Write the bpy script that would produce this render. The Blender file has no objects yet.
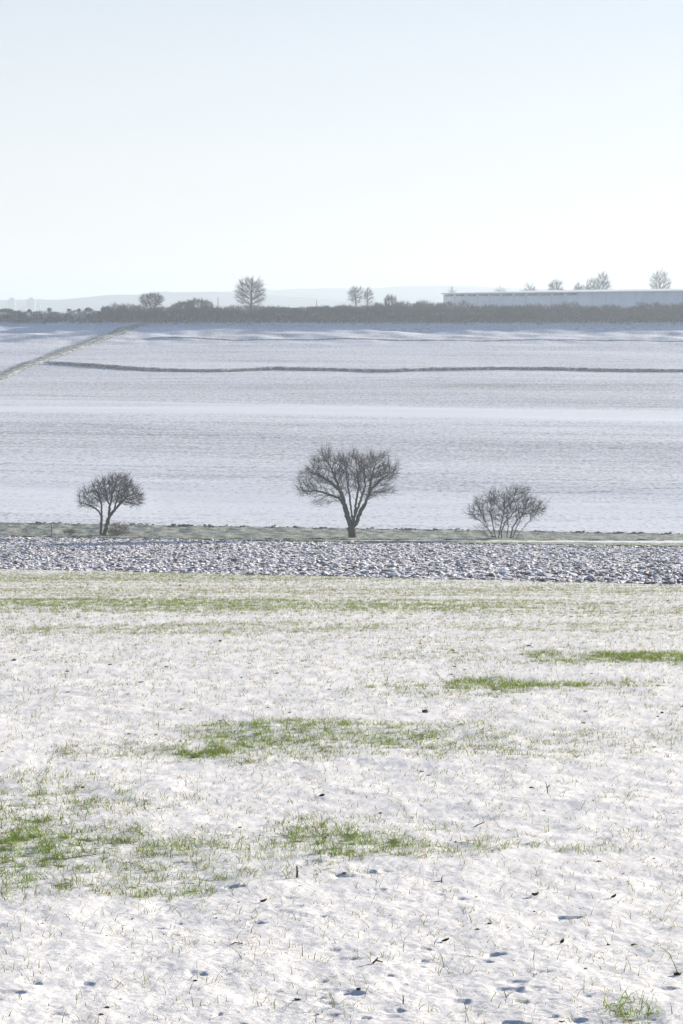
import bpy, math, random
import numpy as np
from mathutils import Vector

# ------------------------------------------------------------------ camera, world, sun, exposure
SC = bpy.context.scene
COL = SC.collection
F = 2400.0                      # focal length in pixels
CX, CY = 341.5, 512.0
PITCH = math.atan(206.0 / F)    # horizon at row 306
cam = bpy.data.cameras.new('camera')
camo = bpy.data.objects.new('camera', cam)
COL.objects.link(camo)
cam.sensor_fit = 'VERTICAL'
cam.sensor_height = 24.0
cam.lens = 24.0 * F / 1024.0
cam.clip_start = 0.1
cam.clip_end = 30000
camo.location = (0, 0, 0)
camo.rotation_euler = (math.pi / 2 - PITCH, 0, 0)
SC.camera = camo

SUN_ELEV = math.radians(11.6)
SUN_AZ = math.radians(52.0)     # clockwise from the viewing direction (+Y), i.e. ahead and to the right
W = bpy.data.worlds.new('World')
SC.world = W
W.use_nodes = True
wn = W.node_tree
for n in list(wn.nodes): wn.nodes.remove(n)
sky = wn.nodes.new('ShaderNodeTexSky')
sky.sky_type = 'NISHITA'
sky.sun_disc = False
sky.sun_elevation = SUN_ELEV
sky.sun_rotation = SUN_AZ
sky.altitude = 300
sky.air_density = 0.9
sky.dust_density = 0.6
sky.ozone_density = 2.5
bg = wn.nodes.new('ShaderNodeBackground')
bg.inputs['Strength'].default_value = 0.055
wo = wn.nodes.new('ShaderNodeOutputWorld')
hsv = wn.nodes.new('ShaderNodeHueSaturation'); hsv.inputs['Saturation'].default_value = 1.05
tint = wn.nodes.new('ShaderNodeMix'); tint.data_type = 'RGBA'; tint.blend_type = 'MULTIPLY'
tint.inputs[0].default_value = 1.0; tint.inputs[7].default_value = (1.035, 0.965, 1.0, 1)
wn.links.new(sky.outputs[0], hsv.inputs['Color']); wn.links.new(hsv.outputs[0], tint.inputs[6])
veil = wn.nodes.new('ShaderNodeMix'); veil.data_type = 'RGBA'      # thin high haze evens the sky out
veil.inputs[7].default_value = (7.7, 7.75, 7.9, 1)
tco = wn.nodes.new('ShaderNodeTexCoord'); sxyz = wn.nodes.new('ShaderNodeSeparateXYZ')
vr = wn.nodes.new('ShaderNodeMapRange'); vr.interpolation_type = 'SMOOTHSTEP'
for i_, v_ in ((1, 0.04), (2, 0.36), (3, 0.70), (4, 0.0)): vr.inputs[i_].default_value = v_
wn.links.new(tco.outputs['Generated'], sxyz.inputs[0]); wn.links.new(sxyz.outputs[2], vr.inputs[0])
wn.links.new(vr.outputs[0], veil.inputs[0])
wn.links.new(tint.outputs[2], veil.inputs[6]); wn.links.new(veil.outputs[2], bg.inputs[0])
wn.links.new(bg.outputs[0], wo.inputs[0])

sl = bpy.data.lights.new('sun', 'SUN')
sl.energy = 5.0
sl.angle = math.radians(0.53)
sl.color = (1.0, 0.90, 0.75)
so = bpy.data.objects.new('sun', sl)
COL.objects.link(so)
sd = Vector((math.sin(SUN_AZ) * math.cos(SUN_ELEV), math.cos(SUN_AZ) * math.cos(SUN_ELEV), math.sin(SUN_ELEV)))
so.rotation_euler = sd.to_track_quat('Z', 'Y').to_euler()
so.location = (60, 40, 40)

SC.view_settings.view_transform = 'Standard'
SC.view_settings.look = 'None'
SC.view_settings.exposure = 1.28
SC.view_settings.gamma = 1.0
SC.view_settings.use_curve_mapping = False
SC.render.engine = 'CYCLES'
SC.cycles.max_bounces = 6
SC.cycles.volume_bounces = 1
SC.cycles.use_denoising = True

HAZE_DENSITY = 0.00054

# ------------------------------------------------------------------ small helpers
rng = np.random.default_rng(11)
random.seed(5)

def tag(o, label=None, cat=None, group=None, kind=None):
    if label: o['label'] = label
    if cat: o['category'] = cat
    if group: o['group'] = group
    if kind: o['kind'] = kind
    return o

def link(name, me, mat=None, parent=None, smooth=False):
    if mat is not None: me.materials.append(mat)
    if smooth:
        me.polygons.foreach_set('use_smooth', np.ones(len(me.polygons), bool))
    o = bpy.data.objects.new(name, me)
    COL.objects.link(o)
    if parent is not None: o.parent = parent
    return o

def empty(name, loc, label, cat, group=None):
    o = bpy.data.objects.new(name, None)
    o.empty_display_size = 0.5
    COL.objects.link(o)
    o.location = loc
    return tag(o, label, cat, group)

def mesh_np(name, co, faces, attrs=None):
    """faces: int array (n,k); attrs: dict name -> per-vertex float array or (n,3) colour"""
    co = np.asarray(co, np.float32); faces = np.asarray(faces, np.int32)
    me = bpy.data.meshes.new(name)
    me.vertices.add(len(co)); me.vertices.foreach_set('co', co.ravel())
    n, k = faces.shape
    me.loops.add(n * k); me.loops.foreach_set('vertex_index', faces.ravel())
    me.polygons.add(n)
    me.polygons.foreach_set('loop_start', np.arange(0, n * k, k, dtype=np.int32))
    me.update(calc_edges=True)
    for an, av in (attrs or {}).items():
        av = np.asarray(av, np.float32)
        if av.ndim == 1:
            a = me.attributes.new(an, 'FLOAT', 'POINT'); a.data.foreach_set('value', av)
        else:
            a = me.attributes.new(an, 'FLOAT_VECTOR', 'POINT'); a.data.foreach_set('vector', av.ravel())
    return me

def boxes_mesh(name, boxes):
    """boxes: list of (x0,x1,y0,y1,z0,z1)"""
    co = []; fa = []
    q = [(0,3,2,1),(4,5,6,7),(0,1,5,4),(1,2,6,5),(2,3,7,6),(3,0,4,7)]
    for (x0,x1,y0,y1,z0,z1) in boxes:
        b = len(co)
        co += [(x0,y0,z0),(x1,y0,z0),(x1,y1,z0),(x0,y1,z0),(x0,y0,z1),(x1,y0,z1),(x1,y1,z1),(x0,y1,z1)]
        fa += [tuple(b+i for i in f) for f in q]
    return mesh_np(name, co, fa)

# ------------------------------------------------------------------ noise
def _h(ix, iy, s):
    a = (ix.astype(np.int64) * 374761393 + iy.astype(np.int64) * 668265263 + s * 974634777) & 0xffffffff
    a = ((a ^ (a >> 13)) * 1274126177) & 0xffffffff
    a = (a ^ (a >> 16)) & 0xffffffff
    return a / 4294967295.0

def noise(x, y, s=0):
    x = np.asarray(x, float); y = np.asarray(y, float)
    ix = np.floor(x); iy = np.floor(y); fx = x - ix; fy = y - iy
    ux = fx*fx*fx*(fx*(fx*6-15)+10); uy = fy*fy*fy*(fy*(fy*6-15)+10)
    def g(dx, dy):
        a = _h(ix+dx, iy+dy, s) * 2*np.pi
        return np.cos(a)*(fx-dx) + np.sin(a)*(fy-dy)
    a = g(0,0) + ux*(g(1,0)-g(0,0)); b = g(0,1) + ux*(g(1,1)-g(0,1))
    return (a + uy*(b-a)) * 1.41      # about -1..1

def fbm(x, y, s=0, o=3):
    r = 0; a = 1.0
    for i in range(o):
        r = r + a*noise(x, y, s+i*17); x = x*2.03; y = y*2.03; a *= 0.5
    return r

# ------------------------------------------------------------------ the lie of the land
def tanrow(py):
    return np.tan(PITCH + np.arctan((np.asarray(py, float) - CY) / F))   # drop / distance on that row

SLOPE = 0.094; EYE = 1.55
def Y_plough(u):                        # near edge of the ploughed field (a straight line in plan)
    return np.clip(81.0 / np.maximum(1 + 1.22*u, 0.5), 18, 150)
def knots(u):
    w = np.clip(u / 0.142, -1.6, 1.6)
    Y1 = Y_plough(u)
    K = [(0*Y1, 0*Y1 - EYE), (Y1*0.5, -EYE - SLOPE*Y1*0.5), (Y1, -EYE - SLOPE*Y1)]
    def px(Y, py): K.append((Y + 0*w, -(Y + 0*w) * tanrow(py + 0*w)))
    px(160 - 6*w, 541 + 5*w)            # far edge of the ploughed field
    px(165.5 - 1.5*w, 537.2 + 2.2*w)    # trees stand here
    px(174.5, 528.3 + 5.6*w)                # top of the grass verge
    z = K[-1][1]
    K.append((215 + 0*w, z + 39*0.040)); z = z + 39*0.040
    K.append((265 + 0*w, z + 50*0.040)); z = z + 50*0.040
    K.append((292 + 0*w, z + 27*0.022))
    px(356 + 0*w, 370.5 + 0.5*w)
    px(431 + 0*w, 325 + 0*w)
    K.append((432 + 0*w, K[-1][1] + 0.25))
    K.append((437 + 0*w, -1.30 + 0*w))
    K.append((455 + 0*w, -1.25 + 0*w))
    K.append((660 + 0*w, -2.6 + 0*w))
    K.append((1300 + 0*w, -26 + 0*w))
    K.append((6000 + 0*w, -26 + 0*w))
    return K

def base_z(X, Y):
    X = np.asarray(X, float); Y = np.asarray(Y, float)
    shp = np.broadcast(X, Y).shape
    X = np.broadcast_to(X, shp).ravel(); Y = np.broadcast_to(Y, shp).ravel()
    u = X / np.maximum(Y, 5.0)
    K = knots(u)
    ky = np.array([k[0] for k in K]); kz = np.array([k[1] for k in K])
    d = np.diff(kz, axis=0) / np.maximum(np.diff(ky, axis=0), 1e-6)
    m = np.empty_like(kz)
    m[0] = d[0]; m[-1] = d[-1]
    a, b = d[:-1], d[1:]
    hm = np.where(a*b > 0, 2*a*b / np.where(np.abs(a+b) < 1e-9, 1, a+b), (a+b)*0.0)
    m[1:-1] = hm
    out = np.where(Y < 0, -EYE - SLOPE*Y, 0.0)
    for i in range(len(K)-1):
        s = (Y >= ky[i]) & (Y < ky[i+1] + (1e9 if i == len(K)-2 else 0))
        if not s.any(): continue
        h = (ky[i+1]-ky[i])[s]; t = np.clip((Y[s]-ky[i][s])/h, 0, 1)
        out[s] = ((1+2*t)*(1-t)**2*kz[i][s] + t*(1-t)**2*h*m[i][s]
                  + t*t*(3-2*t)*kz[i+1][s] + t*t*(t-1)*h*m[i+1][s])
    return out.reshape(shp)

def ray(px, py):
    r = (512.0 - py) / F
    return np.array([(px - CX)/F, math.cos(PITCH) + r*math.sin(PITCH), -math.sin(PITCH) + r*math.cos(PITCH)])

def at(px, py, lo=3.0, hi=436.0):
    """where the line of sight through a pixel of the photograph meets the ground"""
    d = ray(px, py); d = d / d[1]
    Ys = np.geomspace(lo, hi, 900)
    g = Ys*d[2] - base_z(Ys*d[0], Ys)
    k = np.where(g < 0)[0]
    if len(k) == 0: Y = hi
    elif k[0] == 0: Y = lo
    else:
        i = k[0]; t = g[i-1]/(g[i-1]-g[i]); Y = Ys[i-1] + t*(Ys[i]-Ys[i-1])
    X = Y*d[0]
    return float(X), float(Y), float(base_z(X, Y))

def on(px, Y):
    """ground point at a chosen distance below an image column"""
    X = (px - CX)/F * Y * 1.0
    z = float(base_z(X, Y))
    X = (px - CX)/F * (Y*math.cos(PITCH) - z*math.sin(PITCH))
    return float(X), float(Y), float(base_z(X, Y))

def size(pxs, Y): return pxs * Y / F

# ------------------------------------------------------------------ materials
def new_mat(name):
    m = bpy.data.materials.new(name); m.use_nodes = True
    nt = m.node_tree
    for n in list(nt.nodes): nt.nodes.remove(n)
    out = nt.nodes.new('ShaderNodeOutputMaterial')
    return m, nt, out

def N(nt, typ, **kw):
    n = nt.nodes.new(typ)
    for k, v in kw.items():
        if k in n.inputs: n.inputs[k].default_value = v
        else: setattr(n, k, v)
    return n

def pos(nt, scale):
    g = N(nt, 'ShaderNodeNewGeometry')
    mp = N(nt, 'ShaderNodeMapping'); mp.inputs['Scale'].default_value = scale
    nt.links.new(g.outputs['Position'], mp.inputs['Vector'])
    return mp.outputs[0]

def noise_n(nt, vec, scale, detail=3, rough=0.55):
    n = N(nt, 'ShaderNodeTexNoise'); n.inputs['Scale'].default_value = scale
    n.inputs['Detail'].default_value = detail; n.inputs['Roughness'].default_value = rough
    nt.links.new(vec, n.inputs['Vector'])
    return n.outputs['Fac']

def ramp(nt, fac, stops):
    r = N(nt, 'ShaderNodeValToRGB')
    while len(r.color_ramp.elements) < len(stops): r.color_ramp.elements.new(0.5)
    for e, (p, c) in zip(r.color_ramp.elements, stops):
        e.position = p; e.color = (*c, 1) if len(c) == 3 else c
    nt.links.new(fac, r.inputs[0])
    return r.outputs[0]

def math_n(nt, op, a, b=None, clamp=False):
    n = N(nt, 'ShaderNodeMath', operation=op); n.use_clamp = clamp
    for i, v in enumerate((a, b)):
        if v is None: continue
        if isinstance(v, (int, float)): n.inputs[i].default_value = v
        else: nt.links.new(v, n.inputs[i])
    return n.outputs[0]

def mix(nt, fac, a, b):
    n = N(nt, 'ShaderNodeMix', data_type='RGBA')
    for s, v in ((n.inputs[0], fac), (n.inputs[6], a), (n.inputs[7], b)):
        if isinstance(v, (int, float)): s.default_value = v
        elif isinstance(v, tuple): s.default_value = (*v, 1)
        else: nt.links.new(v, s)
    return n.outputs[2]

def principled(nt, out, col, rough=0.8, spec=0.3, normal=None):
    p = N(nt, 'ShaderNodeBsdfPrincipled')
    if isinstance(col, tuple): p.inputs['Base Color'].default_value = (*col, 1)
    else: nt.links.new(col, p.inputs['Base Color'])
    p.inputs['Roughness'].default_value = rough
    p.inputs['Specular IOR Level'].default_value = spec
    if normal is not None: nt.links.new(normal, p.inputs['Normal'])
    nt.links.new(p.outputs[0], out.inputs[0])
    return p

def bump(nt, h, strength, dist):
    b = N(nt, 'ShaderNodeBump'); b.inputs['Strength'].default_value = strength
    b.inputs['Distance'].default_value = dist
    nt.links.new(h, b.inputs['Height'])
    return b.outputs[0]

SNOW = (0.83, 0.865, 0.94)

def mat_near_snow():
    m, nt, out = new_mat('snow_over_young_crop')
    v = pos(nt, (1, 1, 1))
    a = N(nt, 'ShaderNodeAttribute', attribute_name='melt')
    n1 = noise_n(nt, v, 28, 5, 0.65)
    n2 = noise_n(nt, pos(nt, (1, 0.5, 1)), 7, 4, 0.6)
    s = math_n(nt, 'ADD', math_n(nt, 'MULTIPLY', n1, 0.55), math_n(nt, 'MULTIPLY', n2, 0.45))
    s = math_n(nt, 'ADD', s, math_n(nt, 'MULTIPLY', a.outputs['Fac'], 0.18))
    melt = N(nt, 'ShaderNodeMapRange'); melt.inputs[1].default_value = 0.605; melt.inputs[2].default_value = 0.69
    nt.links.new(s, melt.inputs[0])
    soil = ramp(nt, n1, [(0.3, (0.055, 0.05, 0.03)), (0.6, (0.10, 0.13, 0.045)), (0.8, (0.2, 0.19, 0.1))])
    tint = ramp(nt, noise_n(nt, v, 1.3, 3), [(0.3, (0.85, 0.84, 0.845)), (0.7, (0.90, 0.89, 0.89))])
    c = mix(nt, melt.outputs[0], tint, soil)
    hb = noise_n(nt, v, 60, 6, 0.7)
    b = bump(nt, hb, 0.45, 0.012)
    p = principled(nt, out, c, 0.55, 0.35, b)
    return m

def mat_field(name, soil, cover, sx, sy, spk):
    """snow lying thin on drilled rows: streaks along the rows and a fine speckle of clods and stubble"""
    m, nt, out = new_mat(name)
    st = noise_n(nt, pos(nt, (0.02*sx, 0.55*sy, 1)), 1.0, 4, 0.6)
    st2 = noise_n(nt, pos(nt, (0.09*sx, 1.9*sy, 1)), 1.0, 2, 0.6)
    sp = noise_n(nt, pos(nt, (1, 0.7, 1)), spk, 4, 0.7)
    a = N(nt, 'ShaderNodeAttribute', attribute_name='bare')
    s = math_n(nt, 'ADD', math_n(nt, 'MULTIPLY', st, 0.24), math_n(nt, 'MULTIPLY', st2, 0.26))
    s = math_n(nt, 'ADD', s, math_n(nt, 'MULTIPLY', sp, 1.0))
    s = math_n(nt, 'ADD', s, a.outputs['Fac'])
    mr = N(nt, 'ShaderNodeMapRange'); mr.inputs[1].default_value = cover; mr.inputs[2].default_value = cover + 0.30
    nt.links.new(s, mr.inputs[0])
    soilc = ramp(nt, sp, [(0.3, soil), (0.7, tuple(min(1, x*1.8) for x in soil))])
    c = mix(nt, mr.outputs[0], SNOW, soilc)
    h = math_n(nt, 'ADD', math_n(nt, 'MULTIPLY', sp, 0.6), math_n(nt, 'MULTIPLY', st2, 0.6))
    principled(nt, out, c, 0.7, 0.2, bump(nt, h, 0.35, 0.05))
    return m

def mat_clods():
    m, nt, out = new_mat('snow_dusted_ploughed_soil')
    g = N(nt, 'ShaderNodeNewGeometry')
    sep = N(nt, 'ShaderNodeSeparateXYZ'); nt.links.new(g.outputs['Normal'], sep.inputs[0])
    n1 = noise_n(nt, pos(nt, (1, 1, 1)), 5.0, 4, 0.65)
    n2 = noise_n(nt, pos(nt, (1, 1, 1)), 1.1, 2, 0.6)
    s = math_n(nt, 'ADD', math_n(nt, 'MULTIPLY', sep.outputs[2], 0.8), math_n(nt, 'MULTIPLY', math_n(nt, 'SUBTRACT', n1, 0.5), 1.8))
    s = math_n(nt, 'ADD', s, math_n(nt, 'MULTIPLY', math_n(nt, 'SUBTRACT', n2, 0.5), 1.3))
    mr = N(nt, 'ShaderNodeMapRange'); mr.inputs[1].default_value = 0.32; mr.inputs[2].default_value = 0.58
    nt.links.new(s, mr.inputs[0])
    soil = ramp(nt, n1, [(0.3, (0.08, 0.062, 0.062)), (0.7, (0.20, 0.17, 0.175))])
    c = mix(nt, mr.outputs[0], soil, (0.73, 0.73, 0.775))
    principled(nt, out, c, 0.85, 0.15, bump(nt, n1, 0.6, 0.03))
    return m

def mat_blade(name, trans=0.45):
    m, nt, out = new_mat(name)
    a = N(nt, 'ShaderNodeAttribute', attribute_name='tone')
    d = N(nt, 'ShaderNodeBsdfPrincipled'); d.inputs['Roughness'].default_value = 0.5
    d.inputs['Specular IOR Level'].default_value = 0.3
    t = N(nt, 'ShaderNodeBsdfTranslucent')
    nt.links.new(a.outputs['Vector'], d.inputs['Base Color'])
    hs = N(nt, 'ShaderNodeHueSaturation'); hs.inputs['Value'].default_value = 1.05
    nt.links.new(a.outputs['Vector'], hs.inputs['Color'])
    nt.links.new(hs.outputs[0], t.inputs[0])
    mx = N(nt, 'ShaderNodeMixShader'); mx.inputs[0].default_value = trans
    nt.links.new(d.outputs[0], mx.inputs[1]); nt.links.new(t.outputs[0], mx.inputs[2])
    nt.links.new(mx.outputs[0], out.inputs[0])
    return m

def mat_noise(name, a, b, scale, rough=0.85, spec=0.2, bstr=0.3, bdist=0.02, stretch=(1, 1, 1), lo=0.35, hi=0.65):
    m, nt, out = new_mat(name)
    n = noise_n(nt, pos(nt, stretch), scale, 4, 0.6)
    principled(nt, out, ramp(nt, n, [(lo, a), (hi, b)]), rough, spec, bump(nt, n, bstr, bdist))
    return m

M_SNOW = mat_near_snow()
M_HILL = mat_field('thin_snow_on_drilled_hillside', (0.15, 0.14, 0.15), 0.685, 1, 1, 2.6)
M_UPPER = mat_field('thin_snow_on_upper_field', (0.16, 0.145, 0.15), 0.69, 1, 1, 2.6)
M_PLAIN = mat_field('snow_on_far_ground', (0.12, 0.11, 0.09), 0.72, 1, 0.3, 0.8)
M_CLOD = mat_clods()
M_BLADE = mat_blade('young_crop_blades', 0.35)
M_VERGEBLADE = mat_blade('dry_verge_grass', 0.2)
M_VERGE = mat_noise('frosty_verge_ground', (0.17, 0.19, 0.15), (0.42, 0.44, 0.42), 2.2, stretch=(1, 1.5, 1), bstr=0.6, bdist=0.08)
M_TRACK = mat_noise('snowy_wheel_track', (0.78, 0.8, 0.84), (0.86, 0.87, 0.9), 1.5)
M_GREEN = mat_noise('green_strip_ground', (0.14, 0.18, 0.09), (0.55, 0.58, 0.48), 1.6, stretch=(0.5, 1.5, 1), bstr=0.4, bdist=0.05)
M_TRACK2 = mat_noise('trodden_farm_track', (0.22, 0.22, 0.19), (0.68, 0.69, 0.70), 0.8, stretch=(1, 0.6, 1), bstr=0.4, bdist=0.05, lo=0.40, hi=0.62)
M_BANK = mat_noise('dry_grass_bank', (0.07, 0.07, 0.07), (0.50, 0.52, 0.56), 1.3, bstr=0.5, bdist=0.1, lo=0.42, hi=0.62)
M_BARK = mat_noise('grey_bark', (0.030, 0.028, 0.027), (0.070, 0.064, 0.058), 9, stretch=(1, 1, 0.25), bstr=0.6, bdist=0.03)
M_TWIG = mat_noise('dark_twigs', (0.024, 0.020, 0.019), (0.050, 0.040, 0.036), 2.0)
M_SCRUB = mat_noise('bare_scrub_twigs', (0.028, 0.031, 0.036), (0.056, 0.058, 0.062), 0.35)
M_FARHILL = mat_noise('wooded_hill', (0.03, 0.04, 0.03), (0.11, 0.12, 0.12), 0.02, stretch=(1, 1, 1))
M_WALL = None

# ------------------------------------------------------------------ terrain sheets
def ucoords(fine, nf, far, nc):
    a = np.linspace(-fine, fine, nf)
    g = np.geomspace(fine, far, nc)[1:]
    return np.concatenate([-g[::-1], a, g])

def grid_faces(nr, nc):
    i = np.arange(nr*nc).reshape(nr, nc)
    return np.stack([i[:-1,:-1], i[:-1,1:], i[1:,1:], i[1:,:-1]], -1).reshape(-1, 4)

def sheet(name, us, Yg, extra, mat, attrs=None, smooth=True):
    """us (nc), Yg (nr,nc) distances; extra(X,Y)->height added to the lie of the land"""
    X = us[None, :] * np.maximum(Yg, 5.0)
    Z = base_z(X, Yg) + (extra(X, Yg) if extra else 0)
    co = np.stack([X, Yg, Z], -1).reshape(-1, 3)
    at_ = {k: f(X, Yg).ravel() for k, f in (attrs or {}).items()}
    me = mesh_np(name, co, grid_faces(*Yg.shape), at_)
    o = link(name, me, mat, None, smooth)
    return tag(o, kind='structure')

# --- one ground sheet to the horizon, a little below the fields laid over it
Yg = np.concatenate([[-60, -20, 0], np.linspace(20, 430, 60), np.linspace(431, 445, 15), np.geomspace(450, 5200, 60)])
ug = ucoords(0.2, 41, 2.5, 20)
def g_extra(X, Y):
    cov = np.clip((Y - 428)/3.0, 0, 1)
    return -0.35*(1-cov) + cov*0.10*noise(X*0.12, Y*0.2, 5)
sheet('ground', ug, np.repeat(Yg[:, None], len(ug), 1), g_extra, M_PLAIN, {'bare': lambda X, Y: 0*X})

# --- grass patches in the snowy field (centre column, row, half widths in pixels, strength), turned into plan
PATCH = [(120,870,50,9,.7),(20,820,40,9,.6),(100,840,40,8,.6),(230,845,30,8,.6),(290,838,26,7,.7),(200,870,34,8,.55),(60,800,50,8,.5),(270,745,50,7,.7),(240,755,50,5,.5),(360,748,60,5,.5),(440,734,40,6,.5),(28,858,50,22,1.0),(60,835,50,10,.5),(30,788,46,10,.45),(110,800,40,9,.35),(168,850,34,9,.6),(165,886,26,7,.9),(70,885,60,7,.6),
         (322,828,34,9,.6),(335,845,48,9,.95),(250,862,60,10,.35),(215,836,30,6,.3),(205,750,26,4.5,.85),(260,735,44,10,.75),
         (330,735,46,10,.7),(395,738,50,9,.75),(470,742,50,10,.4),(130,752,50,6,.3),
         (485,684,26,6,.7),(515,684,20,3.2,1.0),(560,686,24,3.2,.8),(620,686,24,4,.45),(420,690,40,6,.35),
         (560,658,40,4,.6),(612,657,26,3,1.0),(668,658,26,3.5,1.1),(470,656,60,4,.3),
         (500,848,26,6,.55),(455,852,36,6,.45),(590,850,24,4,.4),(250,628,90,4,.3),
         (600,742,40,8,.25),(520,750,30,8,.3),(676,735,20,5,.4),(632,1010,14,5,.8),(596,735,20,5,.35),
         (400,826,30,6,.3),(120,604,130,4,.55),(300,607,160,3.0,.5),(60,630,90,3,.35),(430,604,110,3,.4),(340,590,340,3,.15),(200,577,260,3,.35),
         (150,590,150,2.5,.15),(590,612,120,3,.25),(560,628,80,2.5,.25)]
PW = []
for (px, py, rx, ry, s) in PATCH:
    x, y, z = at(px, py, 3, 150)
    ya = at(px, py+ry, 3, 150)[1]; yb = at(px, min(py, 2000)-ry, 3, 150)[1]
    PW.append((x, y, size(rx, y), max(0.5*(yb-ya), 0.15), s))

def clumps(X, Y):
    """uneven clumping of the tufts, 0..1"""
    c = 0.33 + 0.5*np.clip(Y/25, 0, 1)*noise(X*1.6, Y*0.5, 83) + 0.6*noise(X*4.0, Y*2.2, 81) + 1.25*noise(X*13.0, Y*7.0, 82)
    return np.clip(c, 0, 1)

def greenness(X, Y):
    """0 = closed snow, 1 = open patch of crop"""
    wob = 0.5*noise(X*1.1, Y*0.6, 91) + 0.4*noise(X*3.5, Y*2.0, 92)
    g = np.zeros(np.broadcast(X, Y).shape)
    for (x, y, rx, ry, s) in PW:
        d = ((X-x)/(rx*1.9))**2 + ((Y-y)/(ry*1.8))**2
        g = np.maximum(g, s*np.clip(1.25 - d*0.9 + wob*0.9, 0, 1)*(d < 4))
    lines = np.clip(0.33 + noise(X*0.04, Y*0.30, 71)*0.4 + 0.5*noise(X*0.25, Y*1.1, 72), 0, 1)*np.clip((Y-14)/30, 0.10, 1)
    return np.clip(g + 0.25*lines, 0, 1.1)

def melt_at(X, Y):
    return greenness(X, Y)*(0.35+0.65*clumps(X, Y))

HOLL = [(560,809,13),(195,975,15),(310,916,17),(130,758,9),(120,765,8),(222,742,13),(495,955,19),(482,962,14),(448,955,9),(590,703,9),(645,704,10),
        (85,735,10),(425,718,12),(655,826,13),(480,822,11),(172,704,10),(590,822,16),(610,858,12),(460,898,12),(365,873,14),(235,887,14),
        (350,993,15),(458,1000,16),(330,950,12),(90,712,12),(100,688,13),(60,690,10),(8,712,12),(520,880,11),(395,1010,14),
        (575,1018,15),(640,892,10),(30,985,16),(85,985,12),(145,908,14),(175,922,12),(420,967,11),(670,863,12),(625,870,12)]
HW = []
for (px, py, r) in HOLL:
    x, y, z = at(px, py, 3, 150); HW.append((x, y, size(r, y)*0.62, 0.75))
r2 = np.random.default_rng(3)
for i in range(650):
    y = 7.0*(60/7.0)**r2.random(); x = (r2.random()*2-1)*(0.19*y+2.5)
    HW.append((x, y, 0.015+0.03*r2.random()**2*(1+y/40), 0.2+0.45*r2.random()))
for i in range(1250):
    y = 6.8 + 45*r2.random()**1.6; x = (r2.random()*2-1)*(0.18*y+2.5)
    HW.append((x, y, (0.008+0.012*r2.random())*(1+y/18), 0.3+0.6*r2.random()))
HW = np.array(HW)

def near_extra(X, Y):
    Z = 0.0085*fbm(X*2.2, Y*1.6, 1, 3) + 0.0042*fbm(X*6.0, Y*4.0, 4, 3) + 0.02*noise(X*0.5, Y*0.5, 9)
    Z = Z + 0.0016*noise(X*30, Y*30, 12)
    Z = Z + 0.012*noise(X*0.15, Y*1.1, 15)*np.clip(Y/20, 0, 1)
    Z = Z - 0.005*np.clip(greenness(X, Y), 0, 1)
    for (x, y, r, s) in HW:                        # hollows and hoof marks
        rr = r*2.4
        rowsel = np.where((Y[:, Y.shape[1]//2] > y-rr*3) & (Y[:, Y.shape[1]//2] < y+rr*3))[0]
        if len(rowsel) == 0: continue
        a, b = rowsel[0], rowsel[-1]+1
        colu = x/max(y, 5)
        cs = np.where(np.abs(US_NEAR - colu) < rr*1.5/y)[0]
        if len(cs) == 0: continue
        c, d = cs[0], cs[-1]+1
        xx = X[a:b, c:d]; yy = Y[a:b, c:d]
        xx = xx + r*0.7*noise(xx/r*0.7+x*9, yy/r*0.7, 7); yy = yy + r*0.7*noise(xx/r*0.7, yy/r*0.7+y*9, 8)
        q = np.sqrt(((xx-x)/(r*1.25))**2 + ((yy-y)/(r*1.1))**2)
        t = np.clip((1.25-q)/0.75, 0, 1)
        Z[a:b, c:d] -= r*0.34*s*t*t*(3-2*t)
    return Z

_u = np.linspace(0.165, 0.75, 230)[1:]; _v = np.geomspace(0.75, 1.8, 24)[1:]
US_NEAR = np.concatenate([-_v[::-1], -_u[::-1], np.linspace(-0.165, 0.165, 520), _u, _v])
rows_px = np.arange(1050, 577, -0.72)
tr = tanrow(rows_px)
Yv = EYE/(tr - SLOPE)
Yl = np.concatenate([[-12, -6, -2, 1, 3, 5, 6, 6.6], Yv[Yv > 6.8], [81.0]])
Ybu = Y_plough(US_NEAR)
Yn = np.where(Yl[:, None] < 7, Yl[:, None], 7 + (Yl[:, None]-7)*(Ybu[None, :]-7)/(81.0-7))
near = sheet('snowy_field', US_NEAR, Yn, near_extra, M_SNOW, {'melt': melt_at})
near_mat_z = None

def near_z(X, Y):
    return base_z(X, Y) + 0.0085*fbm(X*2.2, Y*1.6, 1, 3) + 0.0042*fbm(X*6.0, Y*4.0, 4, 3) + 0.02*noise(X*0.5, Y*0.5, 9) \
        + 0.012*noise(X*0.15, Y*1.1, 15)*np.clip(Y/20, 0, 1) - 0.005*np.clip(greenness(X, Y), 0, 1)

# --- ploughed field
def plough_extra(X, Y):
    e = 0.07*np.abs(noise(X*1.2, Y*1.6, 31)) + 0.07*np.abs(noise(X*2.6, Y*3.2, 32)) + 0.05*noise(X*6.5, Y*6.5, 34) \
        + 0.06*noise(X*0.12, Y*0.9, 33)
    return e - 0.10
upl = ucoords(0.165, 420, 1.2, 30)
Yb = Y_plough(upl); Yt = knots(upl)[3][0]
s_ = np.linspace(0, 1, 330)[:, None]
Yp = Yb + (Yt - Yb)*s_**1.1
sheet('ploughed_field', upl, Yp, lambda X, Y: plough_extra(X, Y), M_CLOD, smooth=False)

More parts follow.
